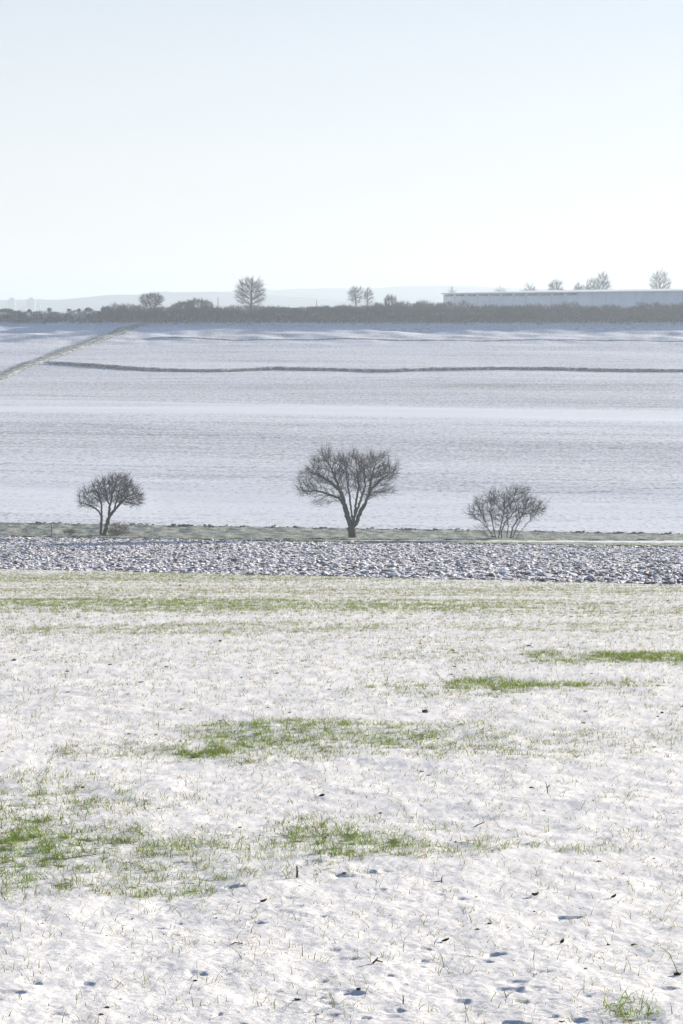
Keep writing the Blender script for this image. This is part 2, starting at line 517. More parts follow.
# --- strip between the ploughed field and the hillside: green strip, snowy track, verge
uv = ucoords(0.165, 260, 1.2, 30)
Kv = knots(uv)
Y2, Y3, Y4 = Kv[3][0], Kv[4][0], Kv[5][0]
def band(Ya, Yb_, n): return Ya + (Yb_ - Ya)*np.linspace(0, 1, n)[:, None]
wv = np.clip(uv/0.142, -1.6, 1.6)
Ytr0 = Y2 + (Y3-Y2)*np.clip(0.10 + 0.38*(wv+1)/2, 0.08, 0.6)
Ytr1 = Y2 + (Y3-Y2)*np.clip(0.25 + 0.62*(wv+0.6)/1.6, 0.14, 0.9)
sheet('green_strip', uv, band(Y2, Ytr0, 8), lambda X, Y: 0.05*noise(X*2, Y*2, 41), M_GREEN)
sheet('snowy_track', uv, band(Ytr0, Ytr1, 10), lambda X, Y: 0.03*noise(X*1.5, Y*1.5, 42)-0.02, M_TRACK)
sheet('grass_verge', uv, band(Ytr1, Y4, 40),
      lambda X, Y: 0.10*noise(X*0.9, Y*0.9, 43) + 0.06*noise(X*3, Y*3, 44), M_VERGE)

# --- the hillside, lower and upper fields
uh = ucoords(0.165, 420, 1.2, 30)
def hill_extra(X, Y):
    f = np.clip((Y-178)/15, 0, 1)*np.clip((430-Y)/6, 0, 1)
    e = 0.22*noise(X*0.018+3, Y*0.045, 51) + 0.16*noise(X*0.03, Y*0.10, 52) + 0.03*noise(X*0.03, Y*0.35, 53) + 0.007*noise(X*0.08, Y*1.3, 54)
    top = np.clip((Y-398)/14, 0, 1)*np.clip((431-Y)/4, 0, 1)  # ripples added to the ground below the hedge to make shadow streaks
    return e*f + top*(0.34*noise(X*0.10+Y*0.05, Y*0.13, 57) + 0.16*noise(X*0.25, Y*0.22, 58))
def hill_bare(X, Y):
    b = 0.05*noise(X*0.012, Y*0.06, 55)
    yy = Y + 6*noise(X*0.016, 0*Y+3.3, 56) + 5*noise(X*0.03, Y*0.12, 59) + 0.10*X*0
    b = b - 0.19*np.exp(-((yy-279)/9.5)**2) + 0.05*np.exp(-((yy-320)/24)**2) + 0.05*np.exp(-((yy-238)/14)**2) - 0.07*np.exp(-((yy-190)/16)**2)
    b = b - 0.03*np.exp(-((yy-262)/1.6)**2) + 0.05*np.exp(-((yy-268.5)/0.8)**2) + 0.05*np.exp(-((yy-294)/1.0)**2)
    for (q, w_, a_) in ((189, .5, .07), (203, .5, .08), (204.8, .5, .08), (226, .6, .08), (228, .6, .08), (251, .7, .08), (306, .8, .07), (330, .9, .07)):
        b = b + a_*np.exp(-((yy-q)/w_)**2)*np.clip(0.6+noise(X*0.03, 0*Y+q, 60), 0, 1)
    return b
Yh = np.concatenate([[0.0], np.cumsum(np.linspace(0.35, 0.9, 290))]); Yh = Yh/Yh[-1]
Y4h = knots(uh)[5][0]
# the boundary between lower and upper field follows the grass bank
BANK = [(-60,362.5),(0,364),(44,364.8),(90,367),(130,369),(168,370.6),(220,371.2),(273,368.6),(320,370),(378,372.3),(430,371),(504,370.3),(560,371),(620,372),(683,372.2),(760,372.6)]
BK = np.array([at(a, b, 200, 436) for a, b in BANK])
ub_ = BK[:, 0]/BK[:, 1]
Ybank = np.interp(uh, ub_, BK[:, 1])
sheet('hillside_field', uh, Y4h + (Ybank - Y4h)*Yh[:, None], hill_extra, M_HILL, {'bare': hill_bare})
sheet('upper_field', uh, band(Ybank, 431.0 + 0*Ybank, 120), hill_extra, M_UPPER,
      {'bare': lambda X, Y: 0.05*noise(X*0.03, Y*0.1, 61) - 0.04*np.exp(-((Y-425)/6)**2)})

# --- farm track climbing the hill on the left (a draped ribbon with both edges taken from the ground)
def smooth_path(P, n):
    P = np.array(P, float); t = np.linspace(0, 1, len(P)); tt = np.linspace(0, 1, n)
    return np.stack([np.interp(tt, t, P[:, k]) for k in range(P.shape[1])], -1)
UP = smooth_path([(-60,395.5),(-20,381.5),(0,374),(30,362.5),(60,350.5),(90,339.5),(115,331),(135,326),(146,325.0)], 70)
LO = smooth_path([(-60,402),(-20,387),(0,379.5),(30,368),(60,357),(92,345),(118,335),(138,328.2),(149,325.6)], 70)
def ribbon(name, A, B, lift, mat, nacross=6, amp=0.05, hump=0.0):
    PA = np.array([at(*p, 150, 433) for p in A]); PB = np.array([at(*p, 150, 433) for p in B])
    s = np.linspace(0, 1, nacross)
    XY = PB[:, None, :2]*(1-s[None, :, None]) + PA[:, None, :2]*s[None, :, None]
    X, Y = XY[..., 0], XY[..., 1]
    Z = base_z(X, Y) + hill_extra(X, Y) + lift + amp*noise(X*0.8, Y*0.8, 66) + hump*np.sin(np.pi*s)[None, :]
    Z[:, 0] -= lift + 0.12; Z[:, -1] -= lift + 0.12
    me = mesh_np(name, np.stack([X, Y, Z], -1).reshape(-1, 3), grid_faces(*X.shape))
    return link(name, me, mat, None, True)
tag(ribbon('farm_track', UP, LO, 0.10, M_TRACK2, 7), kind='structure')
def track_grass():
    r = np.random.default_rng(18); n = 16000
    PA = np.array([at(*p, 150, 433)[:2] for p in UP]); PB = np.array([at(*p, 150, 433)[:2] for p in LO])
    i = r.integers(0, len(PA)-1, n); t = r.random(n)[:, None]
    A = PA[i]*(1-t)+PA[i+1]*t; B = PB[i]*(1-t)+PB[i+1]*t
    s = np.where(r.random(n) < 0.55, r.normal(0.0, 0.12, n), np.where(r.random(n) < 0.5, r.normal(1, 0.10, n), r.normal(0.5, 0.07, n)))[:, None]
    q = B*s + A*(1-s)
    q = q[(q[:, 1] < 430) & (r.random(n) < np.clip(0.5+0.8*noise(q[:, 0]*0.3, q[:, 1]*0.3, 19), 0.1, 1))]
    def tf(n, r): return np.stack([0.14+0.12*r.random(n), 0.14+0.12*r.random(n), 0.12+0.10*r.random(n)], -1)
    strip_grass('track_grass', q, 0.10, 0.35, 0.05, tf, 'dry grey grass along the edges of the slanting farm track', lambda x, y: hill_extra(x, y)+0.05, r)
# thin stubble line across the upper field
A_ = [(x, 338.4+2.4*min(max(x-150, 0), 260)/260+0.5*math.sin(x*0.03)) for x in range(150, 760, 12)]
B_ = [(x, y+0.55) for x, y in A_]
tag(ribbon('field_boundary_line', A_, B_, 0.12, M_TRACK2, 4, 0.03), kind='structure')

# ------------------------------------------------------------------ blades of grass
def blades(name, P, H, Wd, lean, tone, mat, seg=3, label=None, cat='grass', amp=0.35):
    """P (n,3) roots; H heights; Wd widths; lean (n,2) tip offset as a fraction of height; tone (n,3)"""
    n = len(P)
    r = np.random.default_rng(len(P))
    a = r.random(n)*2*np.pi
    side = np.stack([np.cos(a), np.sin(a), 0*a], -1)
    co = np.empty((n, 2*seg+1, 3), np.float32)
    for k in range(seg+1):
        t = k/seg
        c = P + np.stack([lean[:, 0]*H*t**1.8, lean[:, 1]*H*t**1.8, H*(t - 0.18*t*t*np.hypot(lean[:, 0], lean[:, 1]))], -1)
        w = (Wd*(1-t)**0.7*0.5)[:, None]*side
        if k < seg:
            co[:, 2*k] = c - w; co[:, 2*k+1] = c + w
        else: co[:, 2*seg] = c
    f = []
    for k in range(seg-1): f += [(2*k, 2*k+1, 2*k+3), (2*k, 2*k+3, 2*k+2)]
    f.append((2*seg-2, 2*seg-1, 2*seg))
    f = np.array(f)
    F_ = (np.arange(n)[:, None, None]*(2*seg+1) + f[None]).reshape(-1, 3)
    col = np.repeat(tone, 2*seg+1, axis=0)
    me = mesh_np(name, co.reshape(-1, 3), F_, {'tone': col})
    return tag(link(name, me, mat), label, cat, kind='stuff')

def tones(n, greenfrac, r):
    g = r.random(n)
    green = np.stack([0.13+0.10*r.random(n), 0.20+0.10*r.random(n), 0.035+0.03*r.random(n)], -1)
    straw = np.stack([0.34+0.14*r.random(n), 0.30+0.12*r.random(n), 0.15+0.08*r.random(n)], -1)
    dull = np.stack([0.14+0.08*r.random(n), 0.15+0.07*r.random(n), 0.07+0.04*r.random(n)], -1)
    straw = straw*np.array([0.80, 0.72, 0.55]); dull = dull*0.8; green = green*np.array([0.90, 0.96, 0.30])
    t = np.where((g < greenfrac)[:, None], green, np.where((r.random(n) < 0.45)[:, None], straw, dull))
    return t

def crop():
    r = np.random.default_rng(77)
    SIDE = 3.5
    PP = []; HH = []; LL = []; TT = []; WW = []
    # candidates spread evenly over plan, in rings so that far ones are larger and fewer
    for (ya, yb, dens, bl, hs, ws) in ((6.6, 12, 330, 3.2, 1.0, .0036), (12, 22, 270, 3.2, 1.0, .0046), (22, 40, 150, 3.0, 1.1, .0065), (40, 66, 75, 3, 1.2, .009), (66, 110, 40, 3, 1.3, .011)):
        area = 0.19*(yb*yb-ya*ya) + 2*SIDE*(yb-ya)
        n = int(area*dens*1.6)
        y = ya + r.random(int(n*2.2))*(yb-ya); y = y[r.random(len(y)) < (0.19*y+SIDE)/(0.19*yb+SIDE)][:n]
        x = (r.random(len(y))*2-1)*(0.19*y+SIDE); u = x/y
        ok = y < Y_plough(u) - 0.2
        x, y = x[ok], y[ok]
        g = greenness(x, y)
        cl = clumps(x, y)
        far = np.clip((y-25)/50, 0, 1)
        p = (0.16 + 0.34*far + 0.34*cl**2) + 2.8*g*cl**1.2*np.clip(1.25-y/38, 0.35, 1)
        k = r.random(len(x)) < p/1.15
        x, y, g = x[k], y[k], g[k]
        nb = 1 + r.poisson(bl*(0.40+1.5*g))
        idx = np.repeat(np.arange(len(x)), nb)
        m = len(idx)
        sp = 0.012+0.012*hs
        bx = x[idx]+r.normal(0, sp, m); by = y[idx]+r.normal(0, sp, m)
        gg = g[idx]
        h = (0.014+0.036*r.random(m)**1.5 + 0.022*gg + 0.035*(r.random(m) < 0.05))*hs
        ln = r.normal(0, 0.95, (m, 2))
        PP.append(np.stack([bx, by, near_z(bx, by)-0.004], -1)); HH.append(h); LL.append(ln)
        WW.append(ws*(0.6+0.6*r.random(m)))
        tt = tones(m, 0, r); tg = tones(m, 1.0, r)
        sel = r.random(m) < np.clip(0.22+0.85*gg, 0, 0.93)
        TT.append(np.where(sel[:, None], tg, tt))
    P = np.concatenate(PP); print('blades', len(P))
    blades('crop_grass', P, np.concatenate(HH), np.concatenate(WW), np.concatenate(LL), np.concatenate(TT), M_BLADE,
           label='short green crop blades poking up through the snow in the near field')
crop()

def strip_grass(name, Pxy, hlo, hhi, wd, tonef, label, extra=None, r=None):
    r = r or np.random.default_rng(5)
    n = len(Pxy)
    z = base_z(Pxy[:, 0], Pxy[:, 1]) + (extra(Pxy[:, 0], Pxy[:, 1]) if extra else 0) - 0.02
    P = np.stack([Pxy[:, 0], Pxy[:, 1], z], -1)
    H = hlo + (hhi-hlo)*r.random(n)
    blades(name, P, H, wd*(0.6+0.8*r.random(n)), r.normal(0, 0.4, (n, 2)), tonef(n, r), M_VERGEBLADE, 2, label)

def verge_grass():
    r = np.random.default_rng(15)
    n = 46000
    u = (r.random(n)*2-1)*0.21
    K = knots(u); y2, y3, y4 = K[3][0], K[4][0], K[5][0]
    w = np.clip(u/0.142, -1.6, 1.6)
    t1 = y2+(y3-y2)*np.clip(0.25+0.62*(w+0.6)/1.6, 0.14, 0.9)
    t0 = y2+(y3-y2)*np.clip(0.10+0.38*(w+1)/2, 0.08, 0.6)
    y = t1 + (y4-t1)*r.random(n)
    gs = r.random(n) < 0.22
    y = np.where(gs, y2+(t0-y2)*r.random(n), y)
    x = u*y
    keep = r.random(n) < np.clip(0.45+0.8*noise(x*0.5, y*0.5, 21), 0.1, 1)
    x, y, gs = x[keep], y[keep], gs[keep]
    def tf(n, r):
        a = np.stack([0.10+0.11*r.random(n), 0.145+0.11*r.random(n), 0.085+0.07*r.random(n)], -1)
        g = np.stack([0.13+0.08*r.random(n), 0.20+0.08*r.random(n), 0.06+0.04*r.random(n)], -1)
        return np.where(gs[:, None], g, a)
    strip_grass('verge_grass', np.stack([x, y], -1), 0.04, 0.13, 0.022, tf, 'frosted grey green grass on the verge under the three bare trees', r=r)
verge_grass()

# grass bank between lower and upper field
track_grass()
def bank():
    P = smooth_path([tuple(p) for p in BK[:, :2]], 400)
    P = P[:, :2]
    keep = np.ones(len(P), bool)
    d = np.gradient(P, axis=0); nrm = np.stack([-d[:, 1], d[:, 0]], -1); nrm /= np.linalg.norm(nrm, axis=1)[:, None]
    prof = [(-0.9, -0.25), (-0.55, 0.10), (-0.2, 0.28), (0.3, 0.38), (0.9, 0.30), (1.8, -0.2)]
    start = BK[2, 0]
    rows = []
    for (o, h) in prof:
        q = P + nrm*o
        tap = np.clip((P[:, 0]-start+0.5)/3, 0, 1)
        rows.append(np.stack([q[:, 0], q[:, 1], base_z(q[:, 0], q[:, 1]) + hill_extra(q[:, 0], q[:, 1]) + (h + 0.12*noise(q[:, 0]*0.7, q[:, 1]*0.7, 23))*tap - 0.15*(1-tap)], -1))
    co = np.stack(rows, 0)
    co = co[:, P[:, 0] > start-1]
    me = mesh_np('grass_bank', co.reshape(-1, 3), grid_faces(co.shape[0], co.shape[1]))
    tag(link('grass_bank', me, M_BANK, None, True), kind='structure')
    r = np.random.default_rng(8)
    n = 40000
    i = r.integers(0, len(P)-1, n); t = r.random(n)[:, None]
    q = P[i]*(1-t)+P[i+1]*t + nrm[i]*(r.normal(0, 0.75, n))[:, None]
    q = q[q[:, 0] > start]
    dens = np.clip(0.6+0.7*noise(q[:, 0]*0.4, q[:, 1]*0.1, 24), 0.15, 1); q = q[r.random(len(q)) < dens]
    def tf(n, r): return np.stack([0.06+0.06*r.random(n), 0.065+0.06*r.random(n), 0.065+0.06*r.random(n)], -1)
    strip_grass('bank_grass', q, 0.10, 0.40, 0.05, tf, 'dry grey grass on the low bank across the hillside', lambda x, y: hill_extra(x, y)+0.14, r)
bank()

# ------------------------------------------------------------------ soil clods
def ico():
    t = (1+5**.5)/2
    v = np.array([(-1,t,0),(1,t,0),(-1,-t,0),(1,-t,0),(0,-1,t),(0,1,t),(0,-1,-t),(0,1,-t),(t,0,-1),(t,0,1),(-t,0,-1),(-t,0,1)], float)
    f = [(0,11,5),(0,5,1),(0,1,7),(0,7,10),(0,10,11),(1,5,9),(5,11,4),(11,10,2),(10,7,6),(7,1,8),(3,9,4),(3,4,2),(3,2,6),(3,6,8),(3,8,9),(4,9,5),(2,4,11),(6,2,10),(8,6,7),(9,8,1)]
    v /= np.linalg.norm(v[0])
    v = list(map(tuple, v)); cache = {}; g = []
    def mid(a, b):
        k = (min(a, b), max(a, b))
        if k not in cache:
            m = (np.array(v[a])+np.array(v[b])); m /= np.linalg.norm(m); v.append(tuple(m)); cache[k] = len(v)-1
        return cache[k]
    for a, b, c in f:
        x, y, z = mid(a, b), mid(b, c), mid(c, a); g += [(a, x, z), (b, y, x), (c, z, y), (x, y, z)]
    return np.array(v), np.array(g)
IV, IF = ico()
def lumps(name, P, R, mat, label, cat, seed=1):
    r = np.random.default_rng(seed); n = len(P)
    V = np.repeat(IV[None], n, 0) * (1 + 0.28*r.normal(0, 1, (n, len(IV), 1)).clip(-1.6, 1.6))
    sc = np.stack([1.0+0.9*r.random(n), 0.8+0.5*r.random(n), 0.22+0.34*r.random(n)], -1)*R[:, None]
    V = V*sc[:, None, :]
    a = r.random(n)*6.283; b = r.normal(0, 0.4, n)
    ca, sa, cb, sb = np.cos(a), np.sin(a), np.cos(b), np.sin(b)
    x, y, z = V[..., 0], V[..., 1], V[..., 2]
    y, z = cb[:, None]*y - sb[:, None]*z, sb[:, None]*y + cb[:, None]*z
    x, y = ca[:, None]*x - sa[:, None]*y, sa[:, None]*x + ca[:, None]*y
    co = np.stack([x, y, z], -1) + P[:, None, :]
    Fa = (np.arange(n)[:, None, None]*len(IV) + IF[None]).reshape(-1, 3)
    me = mesh_np(name, co.reshape(-1, 3), Fa)
    return tag(link(name, me, mat, None, True), label, cat, kind='stuff')

r = np.random.default_rng(4)
n = 70000
u = (r.random(n)*2-1)*0.215
K = knots(u); ya, yb = K[2][0], K[3][0]
y = np.sqrt(ya**2 + r.random(n)*((yb-0.3)**2-ya**2)); x = u*y
R = 0.02+0.10*r.random(n)**3.6
P = np.stack([x, y, base_z(x, y)+plough_extra(x, y)+R*0.15], -1)
lumps('soil_clods', P, R, M_CLOD, 'snow dusted brown clods strewn over the ploughed strip', 'soil clods', 2)
def crumbs():
    r = np.random.default_rng(44); n = 1700
    y = 6.8*(75/6.8)**r.random(n); x = (r.random(n)*2-1)*(0.19*y+3)
    k = y < Y_plough(x/y)-0.5; x, y = x[k], y[k]
    R = (0.0012+0.004*r.random(len(x))**3)*(1+y/14)
    lumps('soil_crumbs', np.stack([x, y, near_z(x, y)+R*0.2], -1), R, M_CRUMB, 'tiny dark soil crumbs and bits of stubble sprinkled over the near snow', 'soil crumbs', 6)
M_CRUMB = mat_noise('dark_crumbs', (0.05, 0.035, 0.028), (0.13, 0.10, 0.07), 30)
crumbs()
# dark turned clods along the foot of the hillside
n = 1900
u = (r.random(n)*2-1)*0.185; K = knots(u); y = K[5][0] + r.normal(0, 0.22, n) - 0.1; x = u*y
R = 0.025+0.10*r.random(n)**4
keep = r.random(n) < np.clip(0.35+1.1*noise(x*0.9, y*0+1, 29)+0.5*noise(x*0.2, y*0+1, 28), 0.1, 1)
P = np.stack([x, y, base_z(x, y)+R*0.5], -1)[keep]
M_DARKCLOD = mat_noise('dark_furrow_soil', (0.05, 0.045, 0.04), (0.2, 0.19, 0.18), 3.0)
lumps('furrow_clods', P, R[keep], M_DARKCLOD, 'dark turned clods lining the top edge of the verge', 'soil clods', 3)

# ------------------------------------------------------------------ trees
def grow(seeds, attr, step, di, dk, iters, up=0.0, rs=None, outb=0.0):
    """space colonisation. seeds: list of polylines (first starts at the ground). returns nodes, parent"""
    nodes = []; par = []
    for pl in seeds:
        pl = np.array(pl, float)
        prev = -1
        if nodes:
            A = np.array(nodes); prev = int(np.argmin(((A-pl[0])**2).sum(1)))
            if np.linalg.norm(A[prev]-pl[0]) > step*1.5:
                if pl[0][2] < 0.4:
                    pl = np.concatenate([[nodes[0]], pl]); prev = 0
        for a, b in zip(pl[:-1], pl[1:]):
            L = np.linalg.norm(b-a); k = max(1, int(round(L/step)))
            for j in range(0 if prev < 0 else 1, k+1):
                if j == 0 or j > 0:
                    q = a + (b-a)*j/k + (rs.normal(0, step*0.16, 3) if prev > 3 else 0)
                    nodes.append(q); par.append(prev); prev = len(nodes)-1
    nodes = np.array(nodes); par = list(par)
    A = attr.copy()
    dist = np.full(len(A), 1e9); near_i = np.zeros(len(A), int)
    new0 = 0
    for it in range(iters):
        newn = nodes[new0:]
        if len(newn) == 0 or len(A) == 0: break
        for c in range(0, len(newn), 400):
            D = np.linalg.norm(A[:, None, :]-newn[None, c:c+400, :], axis=2)
            j = D.argmin(1); dm = D[np.arange(len(A)), j]
            s = dm < dist; dist[s] = dm[s]; near_i[s] = new0+c+j[s]
        alive = dist > dk
        A, dist, near_i = A[alive], dist[alive], near_i[alive]
        act = dist < di
        if not act.any(): break
        d = A[act]-nodes[near_i[act]]; d /= np.linalg.norm(d, axis=1)[:, None]
        acc = np.zeros((len(nodes), 3)); cnt = np.zeros(len(nodes))
        np.add.at(acc, near_i[act], d); np.add.at(cnt, near_i[act], 1)
        idx = np.where(cnt > 0)[0]
        dirs = acc[idx]/cnt[idx][:, None] + rs.normal(0, 0.18, (len(idx), 3)); dirs[:, 2] += up
        if outb:
            o_ = nodes[idx]-np.array([0, 0, attr[:, 2].max()*0.22]); o_ /= np.linalg.norm(o_, axis=1)[:, None]+1e-9; dirs += outb*o_
        dirs /= np.linalg.norm(dirs, axis=1)[:, None]+1e-9
        new0 = len(nodes)
        nodes = np.concatenate([nodes, nodes[idx]+dirs*step]); par += list(idx)
        if len(nodes) > 9000: break
    return nodes, np.array(par)

def radii(par, tip, p, base=None):
    n = len(par); acc = np.zeros(n)
    r = np.zeros(n)
    for i in range(n-1, -1, -1):
        r[i] = max(tip, acc[i]**(1/p)) if acc[i] > 0 else tip
        if par[i] >= 0: acc[par[i]] += r[i]**p
    if base:
        f = np.log(base/tip)/np.log(max(r[0]/tip, 1.01))
        r = tip*(r/tip)**f
    return r

def tubes(name, A, B, ra, rb, sides):
    n = len(A)
    d = B-A; L = np.linalg.norm(d, axis=1)[:, None]+1e-9; d = d/L
    ref = np.where(np.abs(d[:, 2:3]) > 0.9, np.array([[1., 0, 0]]), np.array([[0, 0, 1.]]))
    u_ = np.cross(d, ref); u_ /= np.linalg.norm(u_, axis=1)[:, None]; v_ = np.cross(d, u_)
    A = A - d*ra[:, None]*0.25; B = B + d*rb[:, None]*0.25
    ang = np.arange(sides)/sides*2*np.pi
    ring = np.cos(ang)[None, :, None]*u_[:, None] + np.sin(ang)[None, :, None]*v_[:, None]
    co = np.concatenate([A[:, None]+ring*ra[:, None, None], B[:, None]+ring*rb[:, None, None]], 1)
    f = np.array([(k, (k+1) % sides, sides+(k+1) % sides, sides+k) for k in range(sides)])
    F_ = (np.arange(n)[:, None, None]*2*sides + f[None]).reshape(-1, 4)
    return co.reshape(-1, 3), F_

def tree(name, label, cat, loc, seeds, attr, step, di, dk, tip, base, p=2.3, split=0.03, twigs=2, tlen=0.35, twr=0.006,
         iters=160, up=0.05, group=None, seed=1, bark=None, twm=None, droop=0.0, outb=0.0):
    rs = np.random.default_rng(seed)
    nodes, par = grow(seeds, attr, step, di, dk, iters, up, rs, outb)
    R = radii(par, tip, p, base)
    root = empty(name, loc, label, cat, group)
    c = np.where(par >= 0)[0]
    A, B = nodes[par[c]], nodes[c]; rb = R[c]; ra = np.minimum(R[par[c]], rb*1.35)
    thick = rb > split
    if thick.any():
        co, fa = tubes('trunk', A[thick], B[thick], ra[thick], rb[thick], 9)
        link('trunk', mesh_np(name+'_trunk', co, fa), bark or M_BARK, root, True)
    co1, fa1 = tubes('c', A[~thick], B[~thick], ra[~thick], rb[~thick], 4)
    # fine twigs
    th = np.where(R < split*0.9)[0]; th = th[par[th] >= 0]
    i = np.repeat(th, twigs); m = len(i)
    d = nodes[i]-nodes[par[i]]; d /= np.linalg.norm(d, axis=1)[:, None]+1e-9
    cen = nodes.mean(0)*(1-outb); outw = nodes[i]-cen; outw /= np.linalg.norm(outw, axis=1)[:, None]+1e-9
    t = d*0.8 + outw*0.75 + rs.normal(0, 0.42, (m, 3)); t[:, 2] += 0.25 - droop; t /= np.linalg.norm(t, axis=1)[:, None]
    L = tlen*(0.4+0.9*rs.random(m))
    a = nodes[i]; b = a + t*(L*0.5)[:, None]; t2 = t + rs.normal(0, 0.25, (m, 3)); cc = b + t2*(L*0.5)[:, None]
    w = np.full(m, twr)
    co2, fa2 = tubes('c', a, b, w, w*0.8, 3); co3, fa3 = tubes('c', b, cc, w*0.8, w*0.35, 3)
    co = np.concatenate([co1, co2, co3]); fa = np.concatenate([fa1, fa2+len(co1), fa3+len(co1)+len(co2)])
    link('crown', mesh_np(name+'_crown', co, fa), twm or M_TWIG, root)
    return root

def px_local(px, py, x0, y0, Y, dy=0.0):
    """pixel offsets of a plant seen square-on -> metres from its foot"""
    k = Y/F
    return ((px-x0)*k, dy, (y0-py)*k)

def cloud(ells, n, x0, y0, Y, rs, shell=0.35):
    """attractors in ellipsoids (cx,cy,rx,ry pixels, depth factor, y offset, weight)"""
    out = []; tw = sum(e[6] for e in ells)
    for (cx, cy, rx, ry, df, oy, wt) in ells:
        m = int(n*wt/tw)
        v = rs.normal(0, 1, (m, 3)); v /= np.linalg.norm(v, axis=1)[:, None]
        q = (shell + (1-shell)*rs.random(m))**(0.6)
        v = v*q[:, None]
        k = Y/F
        out.append(np.stack([(cx-x0)*k + v[:, 0]*rx*k, oy + v[:, 1]*rx*df*k, (y0-cy)*k + v[:, 2]*ry*k], -1))
    A = np.concatenate(out); k = rs.random(len(A)) < 0.12
    A[k] *= 1 + 0.10*rs.random((k.sum(), 1))
    return A

def zpx(ox, oy, sc, pts): return [(ox+x/sc, oy+y/sc) for x, y in pts]

# middle tree: short stout trunk, fan of rising limbs
def mid_tree():
    Y = 165.5; x0, y0 = 352.5, 537.5
    L = on(x0, Y); rs = np.random.default_rng(21)
    def pl(pts, dys): return [px_local(a, b, x0, y0, Y, d) for (a, b), d in zip(zpx(280, 440, 4.88, pts), dys)]
    seeds = [pl([(354,478),(353,455),(350,432)], (0, 0, 0)),
             pl([(350,432),(333,385),(318,330),(300,260),(262,170),(230,95)], (0, .1, .15, .2, .3, .4)),
             pl([(318,330),(290,285),(235,262),(170,245),(100,250)], (.15, 0, -.1, -.3, -.4)),
             pl([(300,260),(250,205),(190,165),(150,140)], (.2, -.1, -.5, -.9)),
             pl([(350,432),(352,380),(345,320),(335,240),(318,130)], (0, -.2, -.4, -.7, -1.1)),
             pl([(350,432),(362,375),(372,310),(385,230),(372,120)], (0, .2, .5, .9, 1.4)),
             pl([(350,432),(372,410),(392,350),(412,320),(435,255),(450,170),(470,100)], (0, 0, .1, .1, -.2, -.3, -.4)),
             pl([(412,320),(450,235),(500,190),(560,150)], (.1, .4, .5, .5)),
             pl([(392,350),(420,300),(470,270),(520,235)], (.1, .5, .9, 1.2)),
             pl([(362,375),(385,320),(415,220),(410,110)], (.2, -.3, -.8, -1.2))]
    ells = [(330,470,19,20,1.0,.2,3.2),(313,482,14,13,1.2,0,1.6),(375,470,19,17,1.2,-.2,2.6),(352,470,14,18,1.2,.2,2.6),(387,475,10,10,1.2,0,1.1),(340,492,12,12,1.3,.4,.7),(366,490,13,12,1.2,-.3,.9),(311,492,12,6,1,-.3,.6),(324,503,10,5,1,0,.25),(385,492,9,6,1,0,.3)]
    A = cloud(ells, 1750, x0, y0, Y, rs)
    tree('bare_tree', 'largest, middle bare tree with a short stout trunk and wide fan of limbs', 'tree', L, seeds, A,
         0.12, 1.1, 0.16, 0.007, 0.29, 1.85, 0.035, 3, 0.55, 0.0050, outb=0.55, seed=2, group='three bare trees on the verge')
mid_tree()

# left tree: two stems, flat umbrella crown
def left_tree():
    Y = 166.5; x0, y0 = 102.5, 534.5
    L = on(x0, Y); rs = np.random.default_rng(22)
    def pl(pts, dys): return [px_local(a, b, x0, y0, Y, d) for (a, b), d in zip(zpx(60, 460, 5.69, pts), dys)]
    seeds = [pl([(250,424),(262,380),(275,330),(286,262),(300,190),(325,110)], (0, 0, 0, 0, .1, .2)),
             pl([(240,424),(232,400),(236,360),(238,310),(215,275),(180,250),(120,230)], (0, -.1, -.1, -.1, -.2, -.3, -.3)),
             pl([(238,310),(235,240),(210,170),(190,140)], (-.1, .1, .3, .5)),
             pl([(275,330),(305,285),(335,250),(380,200),(440,180)], (0, .1, .2, .3, .4)),
             pl([(286,262),(270,190),(260,120)], (0, -.4, -.8)),
             pl([(335,250),(370,170),(400,125)], (.2, .5, .9)),
             pl([(305,285),(330,210),(350,140)], (.1, -.4, -.9))]
    ells = [(113,490,22,14.5,1,0,3),(94,497,16,11,1,0,2),(130,496,14,11,1,0,2),(119,485,16,11,1.1,0,2),(87,503,8,5,1,0,.5),(135,501,8,6,1,0,.6),(112,495,22,9,1,0,1)]
    A = cloud(ells, 1900, x0, y0, Y, rs)
    tree('bare_tree', 'left bare tree on two slender leaning stems with a rounded umbrella crown', 'tree', L, seeds, A,
         0.12, 1.0, 0.15, 0.008, 0.16, 2.0, 0.03, 3, 0.42, 0.0060, outb=0.45, seed=3, group='three bare trees on the verge', up=-0.02, droop=0.1)
left_tree()

